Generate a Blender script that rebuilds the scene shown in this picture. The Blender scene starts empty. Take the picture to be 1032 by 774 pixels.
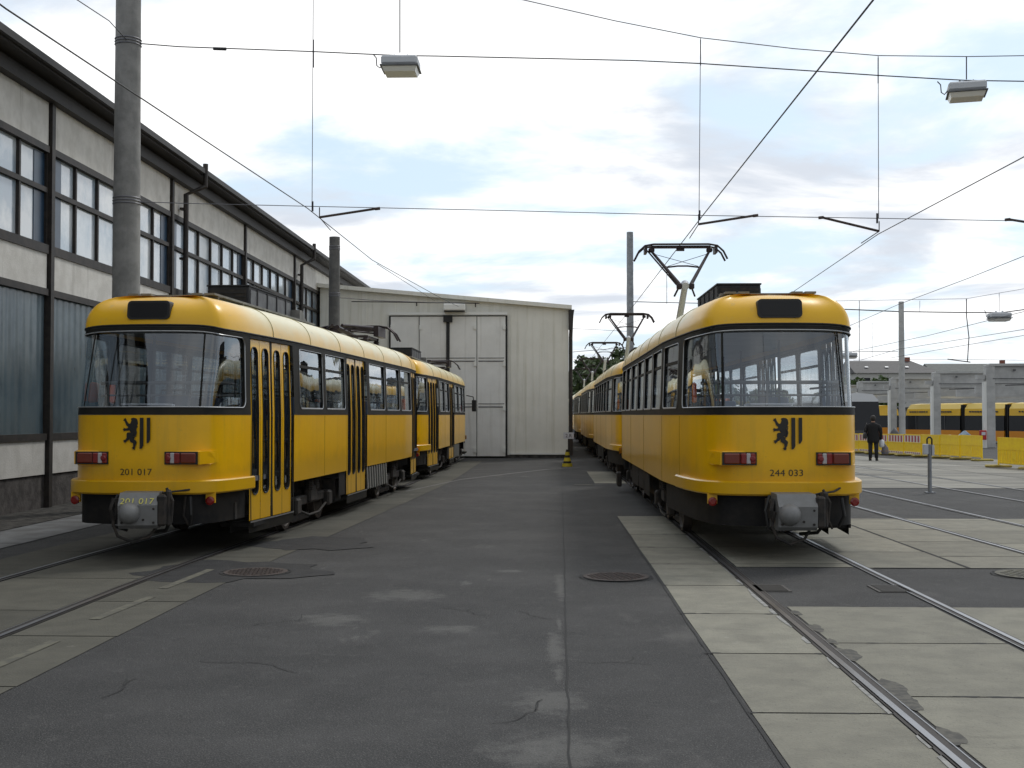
import bpy, math, random
from mathutils import Vector, Matrix, Euler
random.seed(7)
sc = bpy.context.scene
C = sc.collection
R = math.radians

# ------------------------------------------------------------------ camera
F = 1200.0; CX, CY = 516.0, 387.0; VX, VY = 552.0, 418.0; EYE = 1.65
pitch = math.atan((VY - CY) / F)
yaw = math.atan((VX - CX) / F)
cam_d = bpy.data.cameras.new('camera'); cam = bpy.data.objects.new('camera', cam_d); C.objects.link(cam)
cam_d.sensor_width = 36; cam_d.lens = 36 * F / 1032
cam_d.clip_start = 0.1; cam_d.clip_end = 3000
cam.location = (0, 0, EYE); cam.rotation_euler = (math.pi / 2 + pitch, 0, yaw)
sc.camera = cam
CM = Euler(cam.rotation_euler).to_matrix()
def at(px, py, Y):
    d = CM @ Vector(((px - CX) / F, (CY - py) / F, -1))
    return Vector((0, 0, EYE)) + d * (Y / d.y)

# ------------------------------------------------------------------ world, sun, exposure
w = bpy.data.worlds.new('World'); sc.world = w; w.use_nodes = True
nt = w.node_tree; nt.nodes.clear(); N = nt.nodes.new; L = nt.links.new
SUN_EL, SUN_AZ = 48, 35        # azimuth measured from +Y towards +X
out = N('ShaderNodeOutputWorld'); bg = N('ShaderNodeBackground'); bg.inputs[1].default_value = 0.1
sky = N('ShaderNodeTexSky'); sky.sky_type = 'NISHITA'; sky.sun_disc = False
sky.sun_elevation = R(SUN_EL); sky.sun_rotation = R(SUN_AZ); sky.air_density = 1.0; sky.dust_density = 1.5
tc = N('ShaderNodeTexCoord'); sep = N('ShaderNodeSeparateXYZ'); L(tc.outputs['Generated'], sep.inputs[0])
mz = N('ShaderNodeMath'); mz.operation = 'MAXIMUM'; mz.inputs[1].default_value = 0.02; L(sep.outputs[2], mz.inputs[0])
az_ = N('ShaderNodeMath'); az_.operation = 'ADD'; az_.inputs[1].default_value = 0.12; L(mz.outputs[0], az_.inputs[0])
dx = N('ShaderNodeMath'); dx.operation = 'DIVIDE'; L(sep.outputs[0], dx.inputs[0]); L(az_.outputs[0], dx.inputs[1])
dy = N('ShaderNodeMath'); dy.operation = 'DIVIDE'; L(sep.outputs[1], dy.inputs[0]); L(az_.outputs[0], dy.inputs[1])
cmb = N('ShaderNodeCombineXYZ'); L(dx.outputs[0], cmb.inputs[0]); L(dy.outputs[0], cmb.inputs[1])
def wnoise(scale, det, rough, off, dist=0.0):
    n = N('ShaderNodeTexNoise'); n.inputs['Scale'].default_value = scale; n.inputs['Detail'].default_value = det
    n.inputs['Roughness'].default_value = rough; n.inputs['Distortion'].default_value = dist
    m = N('ShaderNodeVectorMath'); m.operation = 'ADD'; m.inputs[1].default_value = off
    L(cmb.outputs[0], m.inputs[0]); L(m.outputs[0], n.inputs['Vector']); return n
def wramp(src, a, b):
    r = N('ShaderNodeMapRange'); r.interpolation_type = 'SMOOTHSTEP'
    r.inputs[1].default_value = a; r.inputs[2].default_value = b; L(src, r.inputs[0]); return r
n1 = wnoise(1.15, 10, 0.56, (3.1, 1.7, 0), 0.25); cover = wramp(n1.outputs[0], 0.38, 0.55)
n2 = wnoise(1.1, 9, 0.56, (7.3, 4.2, 2), 0.4); shade = wramp(n2.outputs[0], 0.45, 0.62)
cl = N('ShaderNodeMix'); cl.data_type = 'RGBA'; L(shade.outputs[0], cl.inputs[0])
cl.inputs[6].default_value = (12.0, 12.0, 12.0, 1); cl.inputs[7].default_value = (6.9, 7.4, 8.2, 1)
blue = N('ShaderNodeMix'); blue.data_type = 'RGBA'; blue.inputs[0].default_value = 0.75
L(sky.outputs[0], blue.inputs[6]); blue.inputs[7].default_value = (7.5, 9.2, 10.8, 1)
mx = N('ShaderNodeMix'); mx.data_type = 'RGBA'; L(cover.outputs[0], mx.inputs[0]); L(blue.outputs[2], mx.inputs[6]); L(cl.outputs[2], mx.inputs[7])
dt = N('ShaderNodeVectorMath'); dt.operation = 'DOT_PRODUCT'; dt.inputs[1].default_value = (0.22, 0.93, 0.30); L(tc.outputs['Generated'], dt.inputs[0])
gr = N('ShaderNodeMapRange'); gr.interpolation_type = 'SMOOTHSTEP'; gr.inputs[1].default_value = 0.0; gr.inputs[2].default_value = 0.86; gr.inputs[3].default_value = 0.64; gr.inputs[4].default_value = 1.0
L(dt.outputs['Value'], gr.inputs[0])
gm = N('ShaderNodeVectorMath'); gm.operation = 'SCALE'; L(mx.outputs[2], gm.inputs[0]); L(gr.outputs[0], gm.inputs[3])
L(gm.outputs[0], bg.inputs[0]); L(bg.outputs[0], out.inputs[0])

sl = bpy.data.lights.new('sun', 'SUN'); sl.energy = 1.1; sl.angle = R(10); sl.color = (1, 0.965, 0.9)
so = bpy.data.objects.new('sun', sl); C.objects.link(so)
sd = Vector((math.sin(R(SUN_AZ)) * math.cos(R(SUN_EL)), math.cos(R(SUN_AZ)) * math.cos(R(SUN_EL)), math.sin(R(SUN_EL))))
so.rotation_euler = sd.to_track_quat('Z', 'Y').to_euler()
sc.view_settings.view_transform = 'Standard'; sc.view_settings.look = 'None'
sc.view_settings.exposure = 0.08; sc.view_settings.gamma = 1.0; sc.view_settings.use_curve_mapping = False

# ------------------------------------------------------------------ materials
def mat(name, col, rough=0.6, metal=0.0, col2=None, nscale=3.0, lo=0.4, hi=0.6, bump=0.0, bscale=40.0,
        spec=0.5, coat=0.0, stretch=(1, 1, 1), extra=None, attr=None):
    m = bpy.data.materials.new(name); m.use_nodes = True; t = m.node_tree
    b = t.nodes['Principled BSDF']
    b.inputs['Base Color'].default_value = (*col, 1); b.inputs['Roughness'].default_value = rough
    b.inputs['Metallic'].default_value = metal; b.inputs['Specular IOR Level'].default_value = spec
    b.inputs['Coat Weight'].default_value = coat; b.inputs['Coat Roughness'].default_value = 0.12
    co = t.nodes.new('ShaderNodeTexCoord'); mp = t.nodes.new('ShaderNodeMapping'); mp.inputs['Scale'].default_value = stretch
    t.links.new(co.outputs['Object'], mp.inputs[0])
    last = None
    if col2 is not None:
        n = t.nodes.new('ShaderNodeTexNoise'); n.inputs['Scale'].default_value = nscale; n.inputs['Detail'].default_value = 8
        n.inputs['Roughness'].default_value = 0.62
        t.links.new(mp.outputs[0], n.inputs['Vector'])
        r = t.nodes.new('ShaderNodeMapRange'); r.inputs[1].default_value = lo; r.inputs[2].default_value = hi
        t.links.new(n.outputs[0], r.inputs[0])
        mx = t.nodes.new('ShaderNodeMix'); mx.data_type = 'RGBA'; t.links.new(r.outputs[0], mx.inputs[0])
        mx.inputs[6].default_value = (*col, 1); mx.inputs[7].default_value = (*col2, 1)
        last = mx.outputs[2]
    if attr:
        a = t.nodes.new('ShaderNodeAttribute'); a.attribute_name = attr
        mm = t.nodes.new('ShaderNodeMix'); mm.data_type = 'RGBA'; mm.blend_type = 'MULTIPLY'; mm.inputs[0].default_value = 1
        if last: t.links.new(last, mm.inputs[6])
        else: mm.inputs[6].default_value = (*col, 1)
        t.links.new(a.outputs['Color'], mm.inputs[7]); last = mm.outputs[2]
    if extra: last = extra(t, b, co, last)
    if last: t.links.new(last, b.inputs['Base Color'])
    if bump:
        n = t.nodes.new('ShaderNodeTexNoise'); n.inputs['Scale'].default_value = bscale; n.inputs['Detail'].default_value = 4
        t.links.new(co.outputs['Object'], n.inputs['Vector'])
        bp = t.nodes.new('ShaderNodeBump'); bp.inputs['Strength'].default_value = bump; bp.inputs['Distance'].default_value = 0.02
        t.links.new(n.outputs[0], bp.inputs['Height']); t.links.new(bp.outputs[0], b.inputs['Normal'])
    return m

def layer(t, base, vec, scale, lo, hi, col, amount=1.0, detail=6, stretch=None, off=(0, 0, 0)):
    """blend a stain colour over a base with thresholded noise"""
    mp = t.nodes.new('ShaderNodeMapping'); mp.inputs['Location'].default_value = off
    if stretch: mp.inputs['Scale'].default_value = stretch
    t.links.new(vec, mp.inputs[0])
    n = t.nodes.new('ShaderNodeTexNoise'); n.inputs['Scale'].default_value = scale; n.inputs['Detail'].default_value = detail
    n.inputs['Roughness'].default_value = 0.65
    t.links.new(mp.outputs[0], n.inputs['Vector'])
    r = t.nodes.new('ShaderNodeMapRange'); r.inputs[1].default_value = lo; r.inputs[2].default_value = hi; r.inputs[4].default_value = amount
    t.links.new(n.outputs[0], r.inputs[0])
    mx = t.nodes.new('ShaderNodeMix'); mx.data_type = 'RGBA'; t.links.new(r.outputs[0], mx.inputs[0])
    t.links.new(base, mx.inputs[6]); mx.inputs[7].default_value = (*col, 1)
    return mx.outputs[2]

SPOTS = [(-1.30, 10.9, .9, .9), (-1.75, 9.6, .7, .7), (-.75, 9.2, .6, .35), (.02, 6.9, .5, .9), (.05, 5.9, .9, .8), (.07, 7.6, .07, .6), (.09, 9.4, .05, .8), (.0, 4.9, .5, .9), (-.4, 12.6, .3, .3), (.05, 8.5, .15, 1.6), (.12, 11.5, .12, 2.5)]
def asphalt_extra(t, b, co, last):
    v = co.outputs['Object']
    last = layer(t, last, v, 0.35, 0.42, 0.62, (0.028, 0.028, 0.029), 0.7)
    last = layer(t, last, v, 0.55, 0.60, 0.72, (0.13, 0.125, 0.118), 0.75, 9, (1.0, 0.45, 1), (4, 9, 0))
    last = layer(t, last, v, 1.1, 0.64, 0.74, (0.24, 0.235, 0.22), 0.55, 10, (1, 0.35, 1), (1, 3, 0))
    last = layer(t, last, v, 7, 0.56, 0.70, (0.085, 0.083, 0.08), 0.55, 12)
    last = layer(t, last, v, 2.6, 0.62, 0.70, (0.016, 0.016, 0.017), 0.55, 10, None, (3, 8, 0))
    for (cx, cy, rx, ry) in SPOTS:
        mp = t.nodes.new('ShaderNodeMapping'); mp.vector_type = 'POINT'; mp.inputs['Location'].default_value = (-cx / rx, -cy / ry, 0); mp.inputs['Scale'].default_value = (1 / rx, 1 / ry, 0)
        t.links.new(v, mp.inputs[0]); ln = t.nodes.new('ShaderNodeVectorMath'); ln.operation = 'LENGTH'; t.links.new(mp.outputs[0], ln.inputs[0])
        n = t.nodes.new('ShaderNodeTexNoise'); n.inputs['Scale'].default_value = 5.5; n.inputs['Detail'].default_value = 14; n.inputs['Roughness'].default_value = .8; t.links.new(v, n.inputs['Vector'])
        a = t.nodes.new('ShaderNodeMath'); a.operation = 'MULTIPLY_ADD'; a.inputs[1].default_value = -.55; t.links.new(ln.outputs['Value'], a.inputs[0]); t.links.new(n.outputs[0], a.inputs[2])
        r = t.nodes.new('ShaderNodeMapRange'); r.inputs[1].default_value = .24; r.inputs[2].default_value = .42; r.inputs[4].default_value = .28; t.links.new(a.outputs[0], r.inputs[0])
        mx = t.nodes.new('ShaderNodeMix'); mx.data_type = 'RGBA'; t.links.new(r.outputs[0], mx.inputs[0]); t.links.new(last, mx.inputs[6]); mx.inputs[7].default_value = (.23, .225, .21, 1); last = mx.outputs[2]
    last = layer(t, last, v, 42, 0.56, 0.70, (0.11, 0.11, 0.105), 0.55, 3)
    last = layer(t, last, v, 110, 0.55, 0.68, (0.17, 0.17, 0.165), 0.75, 2)
    last = layer(t, last, v, 60, 0.60, 0.72, (0.018, 0.018, 0.02), 0.7, 2, None, (5, 5, 0))
    return last
def slab_extra(t, b, co, last):
    v = co.outputs['Object']
    last = layer(t, last, v, 1.6, 0.54, 0.78, (0.12, 0.115, 0.095), 0.5, 12)
    last = layer(t, last, v, 3.2, 0.58, 0.72, (0.10, 0.095, 0.08), 0.45, 12, (.35, 1.6, 1))
    last = layer(t, last, v, 24, 0.66, 0.72, (0.06, 0.058, 0.05), 0.7, 4)
    last = layer(t, last, v, 2.0, 0.66, 0.74, (0.42, 0.41, 0.37), 0.5, 12, None, (8, 2, 0))
    last = layer(t, last, v, 90, 0.58, 0.72, (0.09, 0.09, 0.085), 0.5, 2)
    return last
M = {}
M['asphalt'] = mat('asphalt', (0.056, 0.055, 0.055), 0.85, col2=(0.038, 0.0375, 0.038), nscale=1.2, bump=0.5, bscale=90, extra=asphalt_extra, spec=0.3)
M['tar'] = mat('tar', (0.095, 0.09, 0.075), 0.85, col2=(0.055, 0.053, 0.047), nscale=14, lo=.45, hi=.55)
M['asphalt_dark'] = mat('asphalt_dark', (0.025, 0.0255, 0.027), 0.8, col2=(0.036, 0.036, 0.037), nscale=4, bump=0.5, bscale=90, spec=0.3)
M['slab'] = mat('slab', (0.25, 0.24, 0.195), 0.85, col2=(0.205, 0.197, 0.162), nscale=3.0, bump=0.25, bscale=60, attr='tone', extra=slab_extra, spec=0.3)
M['yard'] = mat('yard', (0.33, 0.315, 0.27), 0.85, col2=(0.17, 0.165, 0.15), nscale=0.5, lo=0.35, hi=0.65, bump=0.2, bscale=30, attr='tone', extra=slab_extra, stretch=(0.5, 1.6, 1), spec=0.3)
M['strip'] = mat('strip', (0.19, 0.195, 0.20), 0.85, col2=(0.13, 0.13, 0.13), nscale=2, bump=0.2, attr='tone', spec=0.3)
M['earth'] = mat('earth', (0.035, 0.034, 0.032), 0.95, col2=(0.09, 0.085, 0.078), nscale=6, bump=0.8, bscale=25, spec=0.2)
M['field'] = mat('field', (0.085, 0.083, 0.078), 0.9, col2=(0.06, 0.07, 0.05), nscale=0.05, spec=0.2)
M['mortar'] = mat('mortar', (0.33, 0.325, 0.31), 0.9, col2=(0.20, 0.20, 0.19), nscale=9)
M['grate'] = mat('grate', (0.07, 0.066, 0.062), 0.7, 0.3)
M['joint'] = mat('joint', (0.02, 0.02, 0.02), 0.9)
M['dust'] = mat('dust', (0.20, 0.195, 0.185), 0.9, col2=(0.12, 0.12, 0.12), nscale=9)
M['paint_line'] = mat('paint_line', (0.125, 0.12, 0.09), 0.85, col2=(0.085, 0.082, 0.067), nscale=8, lo=.45, hi=.55)
M['rail'] = mat('rail', (0.24, 0.24, 0.25), 0.36, 0.8, col2=(0.14, 0.135, 0.13), nscale=2.5, lo=0.45, hi=0.7, stretch=(1, 0.3, 1))
M['rail_side'] = mat('rail_side', (0.035, 0.03, 0.028), 0.7, 0.3)
M['iron'] = mat('iron', (0.075, 0.052, 0.045), 0.75, 0.2, col2=(0.045, 0.038, 0.036), nscale=30, bump=0.6, bscale=60)

def yellow_extra(t, b, co, last):
    v = co.outputs['Object']
    sx = t.nodes.new('ShaderNodeSeparateXYZ'); t.links.new(v, sx.inputs[0])
    # road grime rising from the sill, with a ragged edge
    n = t.nodes.new('ShaderNodeTexNoise'); n.inputs['Scale'].default_value = 5; n.inputs['Detail'].default_value = 6; t.links.new(v, n.inputs['Vector'])
    ad = t.nodes.new('ShaderNodeMath'); ad.operation = 'MULTIPLY_ADD'; ad.inputs[1].default_value = 0.35; t.links.new(n.outputs[0], ad.inputs[0]); t.links.new(sx.outputs[2], ad.inputs[2])
    r = t.nodes.new('ShaderNodeMapRange'); r.inputs[1].default_value = 1.32; r.inputs[2].default_value = 1.16; r.inputs[4].default_value = 0.34
    t.links.new(ad.outputs[0], r.inputs[0])
    mx = t.nodes.new('ShaderNodeMix'); mx.data_type = 'RGBA'; t.links.new(r.outputs[0], mx.inputs[0]); t.links.new(last, mx.inputs[6]); mx.inputs[7].default_value = (0.42, 0.25, 0.012, 1)
    o_ = layer(t, mx.outputs[2], v, 14, 0.60, 0.8, (0.45, 0.27, 0.02), 0.4, 8)
    o_ = layer(t, o_, v, 1.0, 0.54, 0.70, (0.50, 0.31, 0.03), 0.35, 9, (7, 7, .5))
    return layer(t, o_, v, 45, 0.66, 0.74, (0.25, 0.17, 0.05), 0.5, 4)
M['yellow'] = mat('yellow', (0.86, 0.475, 0.001), 0.30, col2=(0.80, 0.43, 0.002), nscale=1.1, coat=0.25, spec=.4, extra=yellow_extra)
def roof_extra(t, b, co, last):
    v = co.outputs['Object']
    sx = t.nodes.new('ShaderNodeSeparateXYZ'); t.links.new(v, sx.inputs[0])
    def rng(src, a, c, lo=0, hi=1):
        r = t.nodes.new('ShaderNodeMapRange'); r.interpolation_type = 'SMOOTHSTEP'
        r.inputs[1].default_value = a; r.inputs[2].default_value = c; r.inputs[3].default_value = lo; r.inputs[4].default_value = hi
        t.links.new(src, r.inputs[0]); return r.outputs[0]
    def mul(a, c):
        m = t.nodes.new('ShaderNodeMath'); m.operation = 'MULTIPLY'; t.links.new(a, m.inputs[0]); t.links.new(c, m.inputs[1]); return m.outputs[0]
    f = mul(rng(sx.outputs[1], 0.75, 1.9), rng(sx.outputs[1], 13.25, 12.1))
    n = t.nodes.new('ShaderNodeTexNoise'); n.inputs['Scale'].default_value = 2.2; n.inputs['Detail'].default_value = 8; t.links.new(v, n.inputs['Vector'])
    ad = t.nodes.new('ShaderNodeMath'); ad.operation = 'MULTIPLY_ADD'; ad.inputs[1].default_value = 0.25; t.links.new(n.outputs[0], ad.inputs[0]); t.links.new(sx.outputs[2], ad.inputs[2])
    f = mul(f, rng(ad.outputs[0], 2.78, 3.06, 0.22, 1.0))  # more cream higher up: dust plus the bright sky highlight, painted into the colour
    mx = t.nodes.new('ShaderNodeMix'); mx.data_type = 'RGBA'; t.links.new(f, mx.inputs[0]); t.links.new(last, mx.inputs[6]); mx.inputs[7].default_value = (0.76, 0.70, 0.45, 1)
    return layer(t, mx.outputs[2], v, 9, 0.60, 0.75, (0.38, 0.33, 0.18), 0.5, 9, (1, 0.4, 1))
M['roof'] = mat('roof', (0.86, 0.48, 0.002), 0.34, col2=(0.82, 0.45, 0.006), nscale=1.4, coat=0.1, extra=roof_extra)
M['black'] = mat('black', (0.009, 0.009, 0.008), 0.6, col2=(0.018, 0.016, 0.012), nscale=5, spec=.18)
M['rubber'] = mat('rubber', (0.012, 0.012, 0.012), 0.6)
M['dark'] = mat('dark', (0.011, 0.011, 0.012), 0.65, col2=(0.022, 0.02, 0.018), nscale=4, spec=.2)
M['under'] = mat('under', (0.014, 0.013, 0.012), 0.8, col2=(0.04, 0.032, 0.026), nscale=8)
M['trim'] = mat('trim', (0.45, 0.46, 0.47), 0.35, 0.8)
M['interior'] = mat('interior', (0.42, 0.42, 0.40), 0.6, col2=(0.35, 0.35, 0.34), nscale=2)
M['floor_in'] = mat('floor_in', (0.10, 0.10, 0.11), 0.7)
M['seat'] = mat('seat', (0.10, 0.13, 0.20), 0.7)
M['handrail'] = mat('handrail', (0.05, 0.05, 0.05), 0.5)
M['emblem'] = mat('emblem', (0.012, 0.011, 0.01), 0.5)
M['number'] = mat('number', (0.035, 0.025, 0.012), 0.5)
M['number_y'] = mat('number_y', (0.55, 0.50, 0.10), 0.6)
M['coupler'] = mat('coupler', (0.19, 0.19, 0.19), 0.55, 0.1, col2=(0.17, 0.17, 0.165), nscale=9)
M['coupler_dark'] = mat('coupler_dark', (0.10, 0.105, 0.11), 0.55, 0.2, col2=(0.07, 0.07, 0.07), nscale=9)
M['red_lens'] = mat('red_lens', (0.20, 0.006, 0.005), 0.25, coat=0.3)
M['amber_lens'] = mat('amber_lens', (0.15, 0.016, 0.004), 0.25, coat=0.3)
M['clear_lens'] = mat('clear_lens', (0.42, 0.40, 0.40), 0.2, coat=0.6)
M['orange'] = mat('orange', (0.75, 0.11, 0.015), 0.5)
M['equip'] = mat('equip', (0.012, 0.012, 0.014), 0.7, col2=(0.025, 0.025, 0.028), nscale=6)
M['equip_grey'] = mat('equip_grey', (0.13, 0.135, 0.14), 0.6, col2=(0.09, 0.09, 0.095), nscale=6)
M['walkway'] = mat('walkway', (0.20, 0.195, 0.18), 0.7, col2=(0.13, 0.13, 0.12), nscale=5)
M['panto'] = mat('panto', (0.03, 0.02, 0.022), 0.5, 0.4)
M['steel_grey'] = mat('steel_grey', (0.26, 0.28, 0.30), 0.5, 0.3, col2=(0.20, 0.21, 0.23), nscale=5)
M['grille'] = mat('grille', (0.36, 0.36, 0.34), 0.5, 0.5)

def glass(name, tint, refl=(0.9, 0.95, 1.0), rough=0.02, base=0.06, ior=1.5):
    m = bpy.data.materials.new(name); m.use_nodes = True; t = m.node_tree; t.nodes.clear()
    o = t.nodes.new('ShaderNodeOutputMaterial'); tr = t.nodes.new('ShaderNodeBsdfTransparent'); tr.inputs[0].default_value = (*tint, 1)
    gl = t.nodes.new('ShaderNodeBsdfGlossy'); gl.inputs[0].default_value = (*refl, 1); gl.inputs['Roughness'].default_value = rough
    ge = t.nodes.new('ShaderNodeNewGeometry'); dp = t.nodes.new('ShaderNodeVectorMath'); dp.operation = 'DOT_PRODUCT'
    t.links.new(ge.outputs['Normal'], dp.inputs[0]); t.links.new(ge.outputs['Incoming'], dp.inputs[1])
    ab = t.nodes.new('ShaderNodeMath'); ab.operation = 'ABSOLUTE'; t.links.new(dp.outputs['Value'], ab.inputs[0])
    su = t.nodes.new('ShaderNodeMath'); su.operation = 'SUBTRACT'; su.inputs[0].default_value = 1; t.links.new(ab.outputs[0], su.inputs[1])
    pw = t.nodes.new('ShaderNodeMath'); pw.operation = 'POWER'; pw.inputs[1].default_value = 4.2; t.links.new(su.outputs[0], pw.inputs[0])
    fr = t.nodes.new('ShaderNodeMath'); fr.operation = 'MULTIPLY_ADD'; fr.inputs[1].default_value = .9; fr.inputs[2].default_value = .05; t.links.new(pw.outputs[0], fr.inputs[0])
    co = t.nodes.new('ShaderNodeTexCoord'); n = t.nodes.new('ShaderNodeTexNoise'); n.inputs['Scale'].default_value = 1.3
    t.links.new(co.outputs['Object'], n.inputs['Vector'])
    bp = t.nodes.new('ShaderNodeBump'); bp.inputs['Strength'].default_value = 0.10; bp.inputs['Distance'].default_value = 0.04
    t.links.new(n.outputs[0], bp.inputs['Height']); t.links.new(bp.outputs[0], gl.inputs['Normal'])
    ad = t.nodes.new('ShaderNodeMath'); ad.operation = 'ADD'; ad.use_clamp = True; ad.inputs[1].default_value = base
    t.links.new(fr.outputs[0], ad.inputs[0])
    mx = t.nodes.new('ShaderNodeMixShader'); t.links.new(ad.outputs[0], mx.inputs[0]); t.links.new(tr.outputs[0], mx.inputs[1]); t.links.new(gl.outputs[0], mx.inputs[2])
    t.links.new(mx.outputs[0], o.inputs[0]); return m
M['glass'] = glass('glass', (0.86, 0.90, 0.92), base=.09)
M['glass_dark'] = glass('glass_dark', (0.66, 0.70, 0.72), base=.05)
M['pane_hall'] = mat('pane_hall', (0.34, 0.42, 0.50), 0.12, spec=1.0, coat=0.6, col2=(0.60, 0.64, 0.67), nscale=0.7, lo=.42, hi=.58)  # pale base colour stands in for sky reflected in the hall windows
M['pane_blue'] = mat('pane_blue', (0.012, 0.035, 0.07), 0.3, col2=(0.02, 0.05, 0.09), nscale=3)
M['dark_glass'] = mat('dark_glass', (0.012, 0.014, 0.018), 0.2, spec=.3)
M['blind'] = mat('blind', (0.010, 0.010, 0.011), 0.3, spec=.3)

def ribs(scale, strength, axis='X'):
    def f(t, b, co, last):
        wv = t.nodes.new('ShaderNodeTexWave'); wv.wave_type = 'BANDS'; wv.bands_direction = axis; wv.inputs['Scale'].default_value = scale
        t.links.new(co.outputs['Object'], wv.inputs['Vector'])
        bp = t.nodes.new('ShaderNodeBump'); bp.inputs['Strength'].default_value = strength; bp.inputs['Distance'].default_value = 0.04
        t.links.new(wv.outputs[0], bp.inputs['Height']); t.links.new(bp.outputs[0], b.inputs['Normal'])
        return last
    return f
def streaks(col, amt, sc=(6, 6, 0.25), nxt=None, lo=0.52, hi=0.72):
    def f(t, b, co, last):
        last = layer(t, last, co.outputs['Object'], 1.0, lo, hi, col, amt, 8, sc)
        return nxt(t, b, co, last) if nxt else last
    return f
M['cladding'] = mat('cladding', (0.80, 0.785, 0.71), 0.5, col2=(0.75, 0.735, 0.66), nscale=1.2, extra=streaks((0.48, 0.46, 0.34), 0.5, (5, 5, 0.2)))
M['door_panel'] = mat('door_panel', (0.80, 0.795, 0.76), 0.5, col2=(0.74, 0.735, 0.70), nscale=1.5, extra=streaks((0.42, 0.40, 0.34), 0.45, (5, 5, 0.3)))
M['white_metal'] = mat('white_metal', (0.78, 0.78, 0.74), 0.5)
M['conc_panel'] = mat('conc_panel', (0.66, 0.64, 0.60), 0.85, col2=(0.56, 0.54, 0.50), nscale=2.5, bump=0.3, bscale=30, extra=streaks((0.22, 0.20, 0.17), 0.6, (4, 4, 0.35), lo=0.58, hi=0.78))
M['frame_brown'] = mat('frame_brown', (0.016, 0.013, 0.011), 0.6, col2=(0.034, 0.026, 0.021), nscale=6)
M['eave'] = mat('eave', (0.017, 0.014, 0.012), 0.6, col2=(0.022, 0.018, 0.016), nscale=1.2, extra=streaks((0.05, 0.043, 0.038), 0.3, (1, 3, 0.5)))
M['profile_glass'] = mat('profile_glass', (0.050, 0.082, 0.105), 0.25, col2=(0.095, 0.135, 0.16), nscale=1.0, extra=streaks((0.13, 0.16, 0.17), 0.6, (1, 5, 0.15), ribs(1.15, 0.2, 'Y')))
M['plinth'] = mat('plinth', (0.05, 0.044, 0.042), 0.9, col2=(0.10, 0.09, 0.085), nscale=5, bump=0.5, bscale=20)
M['conc_pole'] = mat('conc_pole', (0.27, 0.265, 0.255), 0.8, col2=(0.19, 0.187, 0.18), nscale=3, bump=0.2, bscale=40, extra=streaks((0.12, 0.12, 0.115), 0.5, (5, 5, 0.3)))
M['conc_pole_dark'] = mat('conc_pole_dark', (0.14, 0.137, 0.13), 0.8, col2=(0.09, 0.088, 0.085), nscale=3)
M['conc_frame'] = mat('conc_frame', (0.52, 0.52, 0.505), 0.85, col2=(0.42, 0.42, 0.41), nscale=1.2, extra=streaks((0.32, 0.32, 0.31), 0.5, (0.6, 0.6, 3)))
M['wire'] = mat('wire', (0.03, 0.03, 0.035), 0.5, 0.3)
M['wire_light'] = mat('wire_light', (0.16, 0.16, 0.18), 0.5, 0.3)
M['rust'] = mat('rust', (0.07, 0.045, 0.04), 0.7, col2=(0.04, 0.03, 0.03), nscale=20)
M['lamp_grey'] = mat('lamp_grey', (0.50, 0.52, 0.55), 0.5)
M['lamp_glass'] = mat('lamp_glass', (0.80, 0.79, 0.74), 0.3)
M['barrier'] = mat('barrier', (0.92, 0.66, 0.01), 0.45, col2=(0.86, 0.58, 0.015), nscale=6)
M['barrier_dark'] = mat('barrier_dark', (0.50, 0.28, 0.012), 0.6)
M['b_white'] = mat('b_white', (0.72, 0.70, 0.66), 0.5)
M['b_red'] = mat('b_red', (0.38, 0.05, 0.06), 0.5)
M['foot'] = mat('foot', (0.42, 0.33, 0.06), 0.7, col2=(0.28, 0.22, 0.06), nscale=6)
M['tram_yellow'] = mat('tram_yellow', (0.84, 0.50, 0.02), 0.4, coat=0.2)
M['tram_cream'] = mat('tram_cream', (0.80, 0.58, 0.14), 0.45)
M['tram_orange'] = mat('tram_orange', (0.72, 0.27, 0.01), 0.4)
M['tram_green'] = mat('tram_green', (0.22, 0.50, 0.02), 0.5)
M['tram_grey'] = mat('tram_grey', (0.07, 0.07, 0.075), 0.5)
M['silver'] = mat('silver', (0.50, 0.51, 0.52), 0.4, 0.3)
M['redbox'] = mat('redbox', (0.45, 0.02, 0.02), 0.5)
M['tile'] = mat('tile', (0.075, 0.072, 0.075), 0.7, col2=(0.055, 0.053, 0.055), nscale=2)
M['tile2'] = mat('tile2', (0.085, 0.095, 0.09), 0.7, col2=(0.06, 0.07, 0.065), nscale=2)
M['render'] = mat('render', (0.50, 0.49, 0.46), 0.8)
M['render2'] = mat('render2', (0.42, 0.38, 0.30), 0.8)
M['brick'] = mat('brick', (0.25, 0.09, 0.06), 0.85)
M['bark'] = mat('bark', (0.07, 0.05, 0.035), 0.9)
M['leaf'] = mat('leaf', (0.035, 0.065, 0.018), 0.6, col2=(0.07, 0.10, 0.03), nscale=0.8)
M['leaf2'] = mat('leaf2', (0.075, 0.12, 0.030), 0.6, col2=(0.05, 0.085, 0.022), nscale=0.8)
M['sign_white'] = mat('sign_white', (0.62, 0.63, 0.68), 0.5)
M['warn_yellow'] = mat('warn_yellow', (0.50, 0.40, 0.02), 0.6)
M['cloth'] = mat('cloth', (0.010, 0.010, 0.011), 0.9, bump=0.3, bscale=15)
M['trouser'] = mat('trouser', (0.022, 0.023, 0.028), 0.9)
M['skin'] = mat('skin', (0.45, 0.26, 0.19), 0.6)
M['hair'] = mat('hair', (0.02, 0.016, 0.013), 0.7)
M['bag'] = mat('bag', (0.022, 0.020, 0.020), 0.6)
M['bag_white'] = mat('bag_white', (0.60, 0.62, 0.66), 0.5)
M['bag_pat'] = mat('bag_pat', (0.20, 0.14, 0.10), 0.6, col2=(0.10, 0.13, 0.20), nscale=12)
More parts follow.
